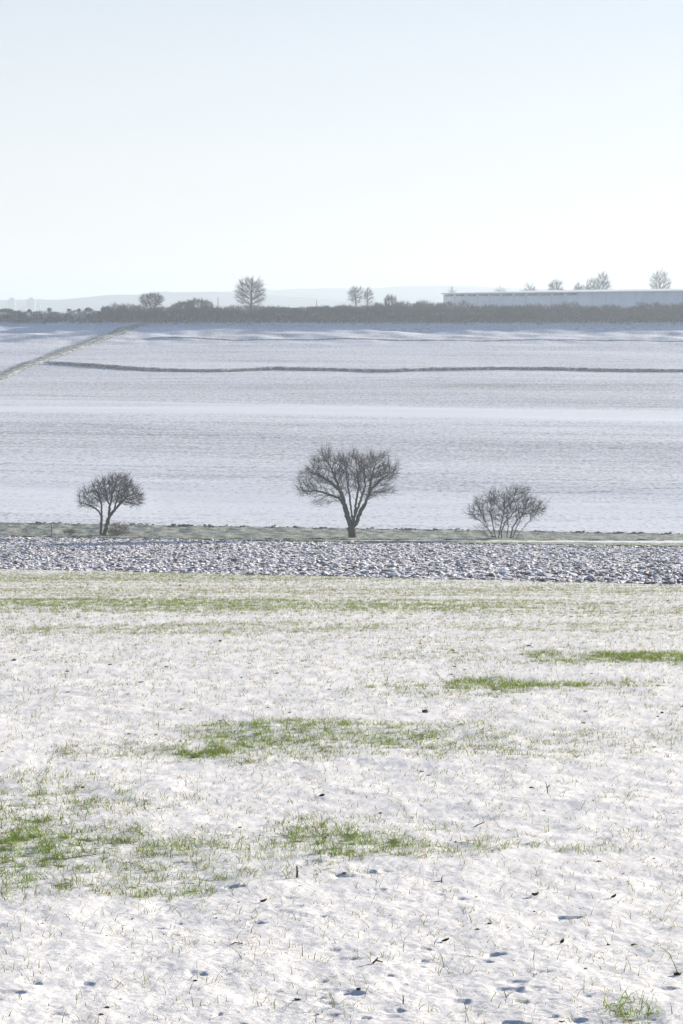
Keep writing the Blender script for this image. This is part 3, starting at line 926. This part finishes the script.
# right tree: many thin stems from the ground
def right_tree():
    Y = 164.5; x0, y0 = 504.0, 538.5
    L = on(x0, Y); rs = np.random.default_rng(23)
    def pl(pts, dys): return [px_local(a, b, x0, y0, Y, d) for (a, b), d in zip(zpx(440, 470, 4.88, pts), dys)]
    seeds = [pl([(300,352),(300,334),(300,300),(315,255),(345,225),(375,190),(360,140),(372,95)], (0, 0, 0, 0, .1, .1, .2, .2)),
             pl([(285,334),(292,290),(305,220),(312,150)], (0, -.2, -.4, -.6)),
             pl([(270,332),(262,290),(248,210),(252,120)], (0, .3, .4, .6)),
             pl([(265,332),(240,295),(200,250),(150,215),(120,205)], (0, -.1, -.3, -.5, -.5)),
             pl([(255,332),(232,280),(205,215),(180,160)], (0, .3, .7, .9)),
             pl([(345,332),(350,290),(375,240),(420,200),(500,185)], (0, -.1, -.2, -.3, -.3)),
             pl([(355,332),(375,280),(405,220),(430,150)], (0, .3, .5, .8)),
             pl([(325,333),(335,280),(330,220),(350,170)], (0, .4, .8, 1.1)),
             pl([(370,333),(395,300),(440,250),(455,200)], (0, .3, .6, .9)),
             pl([(240,333),(225,310),(190,290),(170,270)], (0, -.3, -.6, -.8))]
    ells = [(517,504,16,16,1,0,3),(531,509,13,11,1,0,1.5),(490,509,17,16,1,0,1.8),(477,513,9,9,1,0,.6),(505,508,24,18,1,0,1.6),(538,508,8,6,1,0,.5),(500,525,22,8,1,0,.6)]
    A = cloud(ells, 2000, x0, y0, Y, rs)
    tree('bare_tree', 'right bare tree, low and shrubby, with many thin stems fanning out from the ground', 'tree', L, seeds, A,
         0.12, 1.0, 0.17, 0.007, 0.085, 2.4, 0.028, 3, 0.40, 0.0058, outb=0.5, seed=4, group='three bare trees on the verge', up=0.03)
right_tree()

# generic smaller tree for the skyline
def sky_tree(px, ytop, yfoot, halfw, Y, name, label, cat, seed, dens=420, up=0.1, stems=1, trunkr=0.12, tip=0.02, tw=2, shape=0.5, group=None, foot_at=None, twr=0.02, twm=None, lowest=0.25):
    rs = np.random.default_rng(seed)
    k = Y/F
    L = on(px, Y)
    H = ytop_z = (306-ytop)*k - L[2]
    hw = halfw*k
    if stems == 1:
        seeds = [[(0, 0, -0.1), (rs.normal(0, .03)*H, 0, H*0.35), (rs.normal(0, .03)*H, 0, H*0.8)]]
    else:
        seeds = [[(0, 0, -0.1), (0, 0, 0.15)]]
        for s in range(stems):
            a = rs.random()*6.28; q = 0.3+0.6*rs.random()
            seeds.append([(0, 0, 0.15), (math.cos(a)*hw*q*.6, math.sin(a)*hw*q*.6, H*0.35), (math.cos(a)*hw*q, math.sin(a)*hw*q, H*0.75)])
    v = rs.normal(0, 1, (dens, 3)); v /= np.linalg.norm(v, axis=1)[:, None]; v *= (0.25+0.75*rs.random(dens))[:, None]**0.6
    A = np.stack([v[:, 0]*hw, v[:, 1]*hw, H*(lowest+(1-lowest)*(0.5+0.5*v[:, 2]))], -1)
    s = max(H, hw)*0.027+0.025; dens = int(dens*1.6); up = up + 0.12
    return tree(name, label, cat, L, seeds, A, s, s*11, s*1.6, tip*0.75, trunkr, 2.4, max(trunkr*0.25, tip*1.5), tw, s*4.5, twr*0.8, outb=0.3, up=up, seed=seed, group=group,
                bark=M_TWIG, twm=twm or M_SCRUB, iters=80)

G = 'bare trees on the skyline'
sky_tree(152,293.5,312,12,441,'bare_tree','round dense bare skyline tree above the top of the farm track','tree',31,600,stems=6,trunkr=.10,group=G)
sky_tree(250.5,278.5,312,15,441,'bare_tree','tall conical bare skyline tree left of centre above the long hedge','tree',32,900,trunkr=.22,tip=.022,group=G,lowest=.12,tw=2)
sky_tree(355.5,287,309,7.5,452,'bare_tree','pale thin bare tree on the skyline, left one of the close pair right of centre','tree',33,300,trunkr=.09,tip=.022,tw=2,group=G,twr=.02)
sky_tree(368,288,309,5.0,452,'bare_tree','pale narrow bare tree on the skyline, right one of the close pair right of centre','tree',34,240,trunkr=.08,tip=.022,tw=2,group=G,twr=.02)
sky_tree(390.5,295.5,310,6.5,441,'shrub','small dense rounded bush on the skyline just right of the close pair of thin trees','shrub',35,420,stems=5,trunkr=.07,lowest=.1)
sky_tree(197,299.5,313,17,444,'shrub','broad low bare bush on the skyline between the round tree and the tall conical tree','shrub',36,700,stems=8,trunkr=.06,lowest=.05,tip=.022)
sky_tree(183,302,313,12,440,'shrub','flat left end clump of bushes just right of the round skyline tree','shrub',37,420,stems=6,trunkr=.06,lowest=.05)
sky_tree(49.5,308.0,313,2.2,440,'shrub','single dark little bush on the rim just right of the two distant towers','shrub',38,200,trunkr=.07,lowest=.3)
sky_tree(69,309.0,313,2.0,440,'shrub','tiny thin bush on the snowy rim, the second one right of the towers','shrub',39,120,trunkr=.05,lowest=.3)
sky_tree(79,309.0,313,1.8,440,'shrub','tiny thin bush on the snowy rim, the third one right of the towers','shrub',40,120,trunkr=.05,lowest=.3)
sky_tree(88.5,308.0,313,4.0,440,'shrub','wider low bush on the rim just left of the dense hedge start','shrub',41,260,stems=4,trunkr=.05,lowest=.1)
sky_tree(29,309.5,313,2.0,440,'shrub','tiny dark bush on the snowy rim in front of the right distant tower','shrub',42,130,stems=3,trunkr=.05,lowest=.1)
sky_tree(6,309,313,7,442,'shrub','low flat bush on the rim in front of the left distant tower','shrub',43,300,stems=6,trunkr=.05,lowest=.05)
Gw = 'bare trees behind the warehouse'
sky_tree(452,287.5,305,4.5,640,'bare_tree','very faint bare tree beyond the left end of the warehouse','tree',44,160,trunkr=.1,tip=.018,tw=2,twr=.018,group=Gw)
sky_tree(500,286.5,305,6,640,'bare_tree','faint low bare tree beyond the warehouse roof, second from the left','tree',45,160,trunkr=.1,tip=.018,tw=2,twr=.018,group=Gw)
sky_tree(529,284.5,305,7.5,640,'bare_tree','faint spreading bare tree beyond the middle of the warehouse roof','tree',46,240,trunkr=.12,tip=.026,tw=2,twr=.024,group=Gw)
sky_tree(555,281.0,305,8,640,'bare_tree','darker bare tree beyond the warehouse roof, left of the rising clump','tree',47,380,stems=4,trunkr=.12,tip=.030,tw=3,twr=.030,group=Gw)
sky_tree(579,284,305,6.5,640,'bare_tree','small pointed bare tree at the left end of the clump behind the warehouse','tree',48,340,stems=3,trunkr=.12,tip=.030,tw=3,twr=.030,group=Gw)
sky_tree(591,280.5,305,7,640,'bare_tree','middle bare tree of the rising clump behind the warehouse','tree',49,360,stems=3,trunkr=.12,tip=.030,tw=3,twr=.030,group=Gw)
sky_tree(602.5,273.5,305,7.5,640,'bare_tree','tallest bare tree of the clump behind the warehouse, at its right end','tree',50,460,trunkr=.16,tip=.030,tw=3,twr=.030,group=Gw,lowest=.2)
sky_tree(660,272.5,305,11,600,'bare_tree','lone open crowned tree behind the right end of the warehouse','tree',51,520,trunkr=.2,tip=.028,tw=2,twr=.028,group=Gw,lowest=.35)

# ------------------------------------------------------------------ shrubs at the foot of the left tree
M_BROWNTWIG = mat_noise('brown_bush_twigs', (0.07, 0.055, 0.05), (0.13, 0.10, 0.09), 2.0)
def low_bush(px, py, halfw, hpx, label, seed, dens, twm):
    X, Y, z = at(px, py, 120, 300)
    rs = np.random.default_rng(seed); k = Y/F; hw = halfw*k; H = hpx*k
    seeds = [[(0, 0, -0.05), (0, 0, 0.04)]]
    for s in range(9):
        a = rs.random()*6.28; q = 0.4+0.6*rs.random()
        seeds.append([(0, 0, 0.04), (math.cos(a)*hw*q*.6, math.sin(a)*hw*q*.5, H*0.4), (math.cos(a)*hw*q, math.sin(a)*hw*q*.7, H*0.8)])
    v = rs.normal(0, 1, (dens, 3)); v /= np.linalg.norm(v, axis=1)[:, None]; v *= (rs.random(dens)**0.5)[:, None]
    A = np.stack([v[:, 0]*hw, v[:, 1]*hw*.8, H*np.abs(v[:, 2])], -1)
    tree('shrub', label, 'shrub', (X, Y, z), seeds, A, 0.07, 0.6, 0.09, 0.006, 0.02, 2.6, 0.016, 2, 0.18, 0.006, seed=seed, twm=twm, bark=twm)
low_bush(119, 534.5, 11, 13, 'low brownish bush at the right foot of the left bare tree', 61, 900, M_BROWNTWIG)
low_bush(70, 533.5, 7, 4, 'small dark green tussock left of the left bare tree', 62, 300, M_TWIG)

# ------------------------------------------------------------------ hedges along the ridge
def sticks(P, D, L, Wd, rs):
    n = len(P)
    D = D/np.linalg.norm(D, axis=1)[:, None]
    ref = np.where(np.abs(D[:, 2:3]) > 0.9, np.array([[1., 0, 0]]), np.array([[0, 0, 1.]]))
    u_ = np.cross(D, ref); u_ /= np.linalg.norm(u_, axis=1)[:, None]; v_ = np.cross(D, u_)
    co = np.empty((n, 4, 3))
    for k in range(3):
        a = k*2.094
        co[:, k] = P + (math.cos(a)*u_+math.sin(a)*v_)*(Wd*0.5)[:, None]
    co[:, 3] = P + D*L[:, None]
    F_ = (np.arange(n)[:, None, None]*4 + np.array([(0,1,3),(1,2,3),(2,0,3)])[None]).reshape(-1, 3)
    return co.reshape(-1, 3), F_

def hedge(name, label, px0, px1, Yc, depth, height, n, seed, mat, gap=0.0, lmin=0.4, lmax=1.1, w=0.05, base=None, lowdens=1.0):
    rs = np.random.default_rng(seed)
    X0, X1 = (px0-CX)/F*Yc, (px1-CX)/F*Yc
    x = X0 + (X1-X0)*rs.random(n); y = Yc + depth*(rs.random(n)-0.5)
    if gap > 0:
        k = (0.5+0.9*noise(x*0.35, y*0.5, seed)+0.3*noise(x*1.3, y, seed+1)) > gap*rs.random(n)*2
        x, y = x[k], y[k]
    m = len(x)
    h = height(x)*(0.75+0.35*noise(x*0.5, y*0.6, seed+2)+0.2*noise(x*1.6, y*1.2, seed+3))
    h = np.maximum(h, 0.1)
    t = rs.random(m)**0.85
    zb = base_z(x, y) if base is None else base(x, y)
    P = np.stack([x, y, zb + h*t*0.88 - 0.05], -1)
    D = rs.normal(0, 0.42, (m, 3)); D[:, 2] = np.abs(D[:, 2]) + 0.7
    L = np.minimum(lmin+(lmax-lmin)*rs.random(m), np.maximum(h*(1.18-t*0.88), 0.12))*(1+0.6*(rs.random(m) < 0.05))
    cx, cy = (X0+X1)/2, Yc; cz = float(base_z(cx, cy))
    co, fa = sticks(P, D, L, w*(0.5+rs.random(m)), rs)
    o = link(name, mesh_np(name, co-np.array([cx, cy, cz]), fa), mat)
    o.location = (cx, cy, cz)
    return tag(o, label, 'hedge')

def hfront(x):
    px = CX + x*F/434
    h = 1.65 + 0.25*np.sin(x*0.21) + 0.9*np.exp(-((px-128)/30)**2)
    return h
hedge('hedge', 'long dense bare hedge along the ridge from the farm track to the right edge', 102, 740, 434.2, 4.6, hfront, 62000, 101, M_SCRUB, w=0.055)
hedge('hedge', 'sparse low scrub on the shaded bank at the far left, below the towers', -60, 104, 434.2, 4.6, lambda x: 0.8+0.15*np.sin(x*0.5), 17000, 102, M_SCRUB, gap=0.35, w=0.05)
hedge('hedge', 'upper hedge row on the rim below the pair of thin skyline trees', 262, 452, 447, 3.0,
      lambda x: 1.2 + 1.2*np.clip((x*F/447+CX-300)/120, 0, 1), 15000, 103, M_SCRUB, gap=0.28, w=0.05)
hedge('hedge', 'patchy upper hedge row on the rim in front of the warehouse wall', 452, 740, 446, 3.0,
      lambda x: 1.85 + 0.35*np.sin(x*0.35) + 0.25*np.sin(x*0.9+1), 19000, 104, M_SCRUB, gap=0.5, w=0.05)
hedge('hedge', 'thin low growth on the rim under the tall conical skyline tree', 176, 262, 443, 3.0, lambda x: 0.55+0*x, 4200, 105, M_SCRUB, gap=0.6, w=0.04)

# ------------------------------------------------------------------ posts
M_WOOD = mat_noise('weathered_wood', (0.07, 0.06, 0.05), (0.16, 0.14, 0.12), 12, stretch=(1, 1, 0.2))
def pole(name, loc, h, r, label, cat, cap=True, mat=None):
    root = empty(name, loc, label, cat)
    A = np.array([[0, 0, -0.3], [0.004*h, 0, h*0.5]]); B = np.array([[0.004*h, 0, h*0.5], [0, 0, h]])
    co, fa = tubes('p', A, B, np.array([r, r*0.92]), np.array([r*0.92, r*0.85]), 10)
    link('shaft', mesh_np('shaft', co, fa), mat or M_WOOD, root, True)
    co, fa = tubes('p', np.array([[0, 0, h-0.02]]), np.array([[0, 0, h+r*0.9]]), np.array([r*0.95]), np.array([r*0.25]), 10)
    link('cap', mesh_np('cap', co, fa), mat or M_WOOD, root, True)
X, Y, z = at(51.5, 537, 100, 300)
pole('post', (X, Y, z), size(14, Y), 0.035, 'thin dark post standing in the verge near the left edge', 'post')
X, Y, z = on(218, 439); pole('pole', (X, Y, z), (306-297.5)*Y/F - z, 0.07, 'tall thin pole on the rim left of the tall conical skyline tree', 'pole')
X, Y, z = on(316.5, 449); pole('pole', (X, Y, z), (306-300)*Y/F - z, 0.06, 'short thin pole on the rim, left of the pair of thin skyline trees', 'pole')

# ------------------------------------------------------------------ warehouse behind the hedge
def plain(name, col, rough=0.6, spec=0.3, ns=0.5, var=0.1):
    a = tuple(c*(1-var) for c in col); b = tuple(min(1, c*(1+var)) for c in col)
    return mat_noise(name, a, b, ns, rough, spec, 0.05, 0.01)
M_METAL = plain('pale_metal_cladding', (0.78, 0.80, 0.81), 0.5, 0.4, 0.3, 0.06)
M_ROOFSNOW = plain('snow_covered_roof', (0.86, 0.87, 0.9), 0.6, 0.3, 0.4, 0.03)
M_TRIM = plain('white_roof_trim', (0.8, 0.8, 0.8), 0.5, 0.4)
M_DARKGLASS = plain('dark_window_band', (0.10, 0.12, 0.14), 0.2, 0.6)
M_SEAM = plain('cladding_seam', (0.66, 0.68, 0.70), 0.5, 0.3)
M_DOOR = plain('grey_loading_door', (0.42, 0.44, 0.46), 0.5, 0.3)

def warehouse():
    YL, YR = 570.0, 470.0
    XL = (443-CX)/F*YL; XR = (683-CX)/F*YR
    zt = (306-293.2)*YL/F                     # roof edge height above the eye
    ztR = (306-289.3)*YR/F
    zt = (zt+ztR)/2
    P0 = np.array([XL, YL]); P1 = np.array([XR, YR]); d = P1-P0; Lv = np.linalg.norm(d); d = d/Lv
    Ltot = Lv + 26
    zb = -2.6
    root = empty('warehouse', (XL, YL, zb), 'long low pale warehouse with a snow white roof edge behind the hedge on the right', 'building')
    ang = math.atan2(d[1], d[0])
    root.rotation_euler = (0, 0, ang)         # local x along the long wall, local +y away from the viewer
    H = zt - zb; D = 60.0
    link('wall', boxes_mesh('warehouse_wall', [(0, Ltot, 0, D, 0, H-0.25)]), M_METAL, root)
    # shallow pitched roof with eaves, ridge low
    x0, x1, y0, y1 = -0.3, Ltot+0.3, -0.35, D+0.35
    zr = H-0.24
    co = [(x0,y0,zr),(x1,y0,zr),(x1,y1,zr),(x0,y1,zr),(x0,y0,zr+0.1),(x1,y0,zr+0.1),(x1,y1,zr+0.1),(x0,y1,zr+0.1),(x0,D/2,zr+0.9),(x1,D/2,zr+0.9)]
    f4 = [(0,3,2,1),(0,1,5,4),(3,7,6,2),(4,5,9,8),(8,9,6,7)]
    me = bpy.data.meshes.new('warehouse_roof'); me.from_pydata(co, [], f4+[(0,4,8,7,3),(1,2,6,9,5)]); me.update()
    rf = link('roof', me, M_ROOFSNOW, root)
    link('gutter', boxes_mesh('gutter', [(x0, x1, y0-0.12, y0-0.004, zr-0.12, zr+0.12)]), M_TRIM, root)
    for s in np.arange(6, Ltot-2, 6.0):
        link('cladding_seam', boxes_mesh('seam', [(s, s+0.10, -0.05, -0.004, 0, H-0.42)]), M_SEAM, root)
    # dark window band high up near the left end, in bays between the seams
    for s in np.arange(0.8, 66, 6.0):
        w = link('window', boxes_mesh('bay', [(s, s+4.6, -0.06, -0.004, H-0.85, H-0.48)]), M_DARKGLASS, root)
        link('sill', boxes_mesh('sill', [(s-0.06, s+4.66, -0.10, -0.004, H-0.92, H-0.853)]), M_SEAM, w)
    for s in (90.0, 108.0, 126.0):
        dr = link('door', boxes_mesh('door', [(s, s+3.6, -0.08, -0.004, 0, 3.4)]), M_DOOR, root)
        link('handle', boxes_mesh('handle', [(s+1.7, s+1.9, -0.12, -0.084, 1.0, 1.1)]), M_DARKGLASS, dr)
warehouse()

# ------------------------------------------------------------------ distant towers and low blocks of a town
M_CONC = plain('pale_concrete', (0.16, 0.165, 0.18), 0.8, 0.2, 0.05, 0.05)
M_WIN = plain('dark_panes', (0.08, 0.1, 0.13), 0.2, 0.5)
M_ROOFD = plain('grey_roof', (0.2, 0.2, 0.21), 0.8, 0.2)
def tower(px0, px1, ytop, Yd, label, domed=True):
    k = Yd/F; w = (px1-px0)*k; X = ((px0+px1)/2-CX)*k; H = (306-ytop)*k + 26
    root = empty('tower_block' if domed else 'apartment_block', (X, Yd, -26), label, 'building')
    bh = H - (2.6 if domed else 0.0)
    link('wall', boxes_mesh('wall', [(-w/2, w/2, -w/2, w/2, 0, bh)]), M_CONC, root)
    if domed:
        co = [(-w/2-.2,-w/2-.2,bh+.02),(w/2+.2,-w/2-.2,bh+.02),(w/2+.2,w/2+.2,bh+.02),(-w/2-.2,w/2+.2,bh+.02),(-w*.28,-w*.28,bh+1.7),(w*.28,-w*.28,bh+1.7),(w*.28,w*.28,bh+1.7),(-w*.28,w*.28,bh+1.7),(0,0,H+.3)]
        f = [(0,3,2,1),(0,1,5,4),(1,2,6,5),(2,3,7,6),(3,0,4,7),(4,5,8),(5,6,8),(6,7,8),(7,4,8)]
        me = bpy.data.meshes.new('tower_roof'); me.from_pydata(co, [], f); me.update(); link('roof', me, M_ROOFD, root)
    else:
        link('roof', boxes_mesh('roof', [(-w/2-.2, w/2+.2, -w/2-.2, w/2+.2, bh+.02, bh+.5)]), M_ROOFD, root)
    for z in np.arange(1.5, bh-2, 2.9):
        for x in np.arange(-w/2+0.9, w/2-1.6, 2.4):
            if z > 14: link('window', boxes_mesh('win', [(x, x+1.3, -w/2-0.08, -w/2-0.01, z, z+1.4)]), M_WIN, root)
tower(9.5, 17.0, 297.5, 2350, 'left one of the two hazy pointed tower blocks on the horizon')
tower(28.3, 36.3, 297.5, 2300, 'right one of the two hazy pointed tower blocks on the horizon')
tower(37.5, 42.0, 304.0, 2330, 'low hazy block attached to the right side of the right tower block', False)
tower(22.0, 27.5, 307.0, 2380, 'low hazy block between the two pointed tower blocks', False)

# ------------------------------------------------------------------ distant hills
def hill_range(name, prof, Yd, depth, seed, mat):
    px = np.array([p[0] for p in prof], float); hy = np.array([(306-p[1]) for p in prof])*Yd/F
    X = (px-CX)*Yd/F
    xs = np.linspace(X[0], X[-1], 700)
    top = np.interp(xs, X, hy) + 26
    s = np.linspace(-1, 1, 25)[:, None]
    y = Yd + s*depth + 0*xs[None]
    z = -26.5 + top[None]*np.cos(s*np.pi/2)**1.3 + (1-np.abs(s))*(0.9*noise(xs[None]*0.02, y*0.02, seed)+0.9*noise(xs[None]*0.06, y*0.03, seed+1))
    me = mesh_np(name, np.stack([xs[None]+0*y, y, z], -1).reshape(-1, 3), grid_faces(25, 700))
    tag(link(name, me, mat, None, True), kind='structure')
hill_range('hills', [(-900,303),(-300,300),(-80,299.5),(0,299.5),(60,299),(85,297.5),(100,296),(115,294.5),(135,293.8),(150,292.5),(165,291),(185,291.5),(215,291),(235,292.3),(262,294),(300,297),(345,300),(400,303),(560,307),(900,308)], 2650, 240, 81, M_FARHILL)
hill_range('hills', [(-700,296),(0,302),(140,300),(190,294),(240,290.8),(290,288.8),(330,287.8),(375,287.6),(400,285.8),(440,285.3),(480,286.5),(530,288.5),(600,290),(683,291),(900,290),(1500,294)], 3500, 300, 83, M_FARHILL)

# ------------------------------------------------------------------ small things lying in the near snow
M_LEAF = mat_noise('brown_dead_leaf', (0.07, 0.04, 0.025), (0.16, 0.09, 0.05), 60)
M_STALK = mat_noise('dead_brown_stalk', (0.08, 0.05, 0.04), (0.17, 0.11, 0.08), 40)
M_SOIL = mat_noise('bare_soil', (0.06, 0.045, 0.035), (0.13, 0.10, 0.08), 30, bstr=0.6, bdist=0.01)
def nz(px, py):
    X, Y, z = at(px, py, 3, 120); return X, Y, float(near_z(np.array([X]), np.array([Y]))[0])
def leaf(px, py, wpx, label, ang, curl, seed):
    X, Y, z = nz(px, py); L = size(wpx, Y)
    nu, nv = 9, 7; co = []
    for th in (0.0, 1.0):
        for i in range(nu):
            t = i/(nu-1)
            for j in range(nv):
                s = j/(nv-1)*2-1
                w = 0.28*L*math.sin(math.pi*min(max(t, 0.02), 0.98))**0.8
                co.append(((t-.5)*L, s*w, curl*L*(s*s*0.5 + (t-.4)**2*1.6) + th*0.0012 + 0.004))
    n = nu*nv; f = []
    for i in range(nu-1):
        for j in range(nv-1):
            a = i*nv+j; f.append((a, a+nv, a+nv+1, a+1)); f.append((n+a, n+a+1, n+a+nv+1, n+a+nv))
    rim = [j for j in range(nv)] + [i*nv+nv-1 for i in range(1, nu)] + [(nu-1)*nv+j for j in range(nv-2, -1, -1)] + [i*nv for i in range(nu-2, 0, -1)]
    for a, b in zip(rim, rim[1:]+rim[:1]): f.append((a, b, n+b, n+a))
    root = empty('dead_leaf', (X, Y, z), label, 'leaf'); root.rotation_euler = (0.15, -0.2, ang)
    link('blade', mesh_np('leaf_blade', co, f), M_LEAF, root, True)
    A = np.array([[-.5*L, 0, 0.004+curl*L*1.3*.2], [-.62*L, 0, .006]]); B = np.array([[-.62*L, 0, .006], [-.8*L, .03*L, .002]])
    c2, f2 = tubes('s', A, B, np.full(2, .0012), np.full(2, .0010), 6)
    link('stalk', mesh_np('leaf_stalk', c2, f2), M_STALK, root, True)
def twig(px, py, pts, wd, label, name='twig', mat=None):
    """pts: polylines in pixels relative to the foot"""
    X, Y, z = nz(px, py); k = Y/F
    A = []; B = []; ra = []; rb = []
    for pl in pts:
        n = len(pl)-1
        for i, (a, b) in enumerate(zip(pl[:-1], pl[1:])):
            A.append((a[0]*k, a[2]*k if len(a) > 2 else 0, a[1]*k - (0.01 if i == 0 and a[1] == 0 else 0))); B.append((b[0]*k, b[2]*k if len(b) > 2 else 0, b[1]*k))
            ra.append(wd*(1-0.5*i/n)); rb.append(wd*(1-0.5*(i+1)/n))
    co, fa = tubes('t', np.array(A, float), np.array(B, float), np.array(ra), np.array(rb), 7)
    o = link(name, mesh_np(name, co, fa), mat or M_STALK, None, True); o.location = (X, Y, z)
    return tag(o, label, 'twig' if name == 'twig' else 'stalk')
def clod(px, py, rpx, label, seed):
    X, Y, z = nz(px, py); R_ = size(rpx, Y)
    rs = np.random.default_rng(seed)
    V = IV*(1+0.22*rs.normal(0, 1, (len(IV), 1)))*np.array([1.2, .9, .75])*R_
    o = link('soil_clod', mesh_np('soil_clod', V, IF), M_SOIL, None, False); o.location = (X, Y, z+R_*0.45)
    tag(o, label, 'soil clod')

clod(425,713,2.7,'dark brown clod in the snow just right of centre, above a blue hollow',1)
clod(14,660,1.7,'dark clod on the snow close to the left edge, far up the near field',2)
clod(322,796,2.0,'small dark clod on open snow between the two left green patches',3)
clod(662,713,1.4,'small dark clod on the snow near the right edge, below the greenest patch',4)
clod(220,641,1.3,'small dark clod far up the near field, left of the middle',5)
leaf(536,896,8,'curled brown dead leaf lying on open snow in the lower right',-0.5,0.5,1)
leaf(264,902,7,'dark dead leaf on the snow below the brown upright stalk',0.1,0.4,2)
leaf(562,944,7,'small reddish brown dead leaf in the lower right, below the curled leaf',0.9,0.5,3)
leaf(614,898,6,'brown dead leaf on the snow at lower right, beside a clump of blades',0.4,0.5,4)
leaf(446,942,8,'small brown dead leaf just above the large blue hollows at lower right',0.2,0.3,5)
twig(297,879,[[(0,0),(0.3,6),(-0.2,12)]],0.0062,'short upright brown stalk standing at the edge of the left green patch','dead_stalk')
twig(548,794,[[(0,0),(-1,6),(-2.5,12)],[(-1,5),(2,9)]],0.0035,'thin dark twig standing upright in the snow right of centre')
twig(472,826,[[(0,0),(6,2,1),(13,4.5,2)]],0.004,'dark twig lying slanted on the snow right of centre, above the pale green tufts')
twig(442,883,[[(0,0),(-.5,5),(1.5,8)],[(0,2),(-9,1)]],0.003,'dark forked twig on the snow right of the lower centre')
twig(370,965,[[(0,0),(6,3,1),(13,1,2)],[(6,3,1),(8,6)]],0.0042,'dark crooked twig lying in the snow at the lower centre')
twig(403,1004,[[(0,0),(.4,4),(0,9)]],0.0028,'thin dark stalk standing upright near the bottom edge','dead_stalk')
twig(228,945,[[(0,0),(7,2,1),(15,0.5,2)]],0.003,'long thin reddish twig lying flat in the lower left snow')

# ------------------------------------------------------------------ haze
def haze():
    me = boxes_mesh('haze', [(-5200, 5200, -120, 5600, -28, 36)])
    m, nt, out = new_mat('winter_haze')
    v = N(nt, 'ShaderNodeVolumePrincipled')
    v.inputs['Color'].default_value = (0.56, 0.645, 0.735, 1)
    v.inputs['Density'].default_value = HAZE_DENSITY
    v.inputs['Anisotropy'].default_value = 0.25
    nt.links.new(v.outputs[0], out.inputs['Volume'])
    o = link('haze', me, m)
    tag(o, 'thin pale winter haze lying over the fields and far hills', 'haze', kind='stuff')
haze()
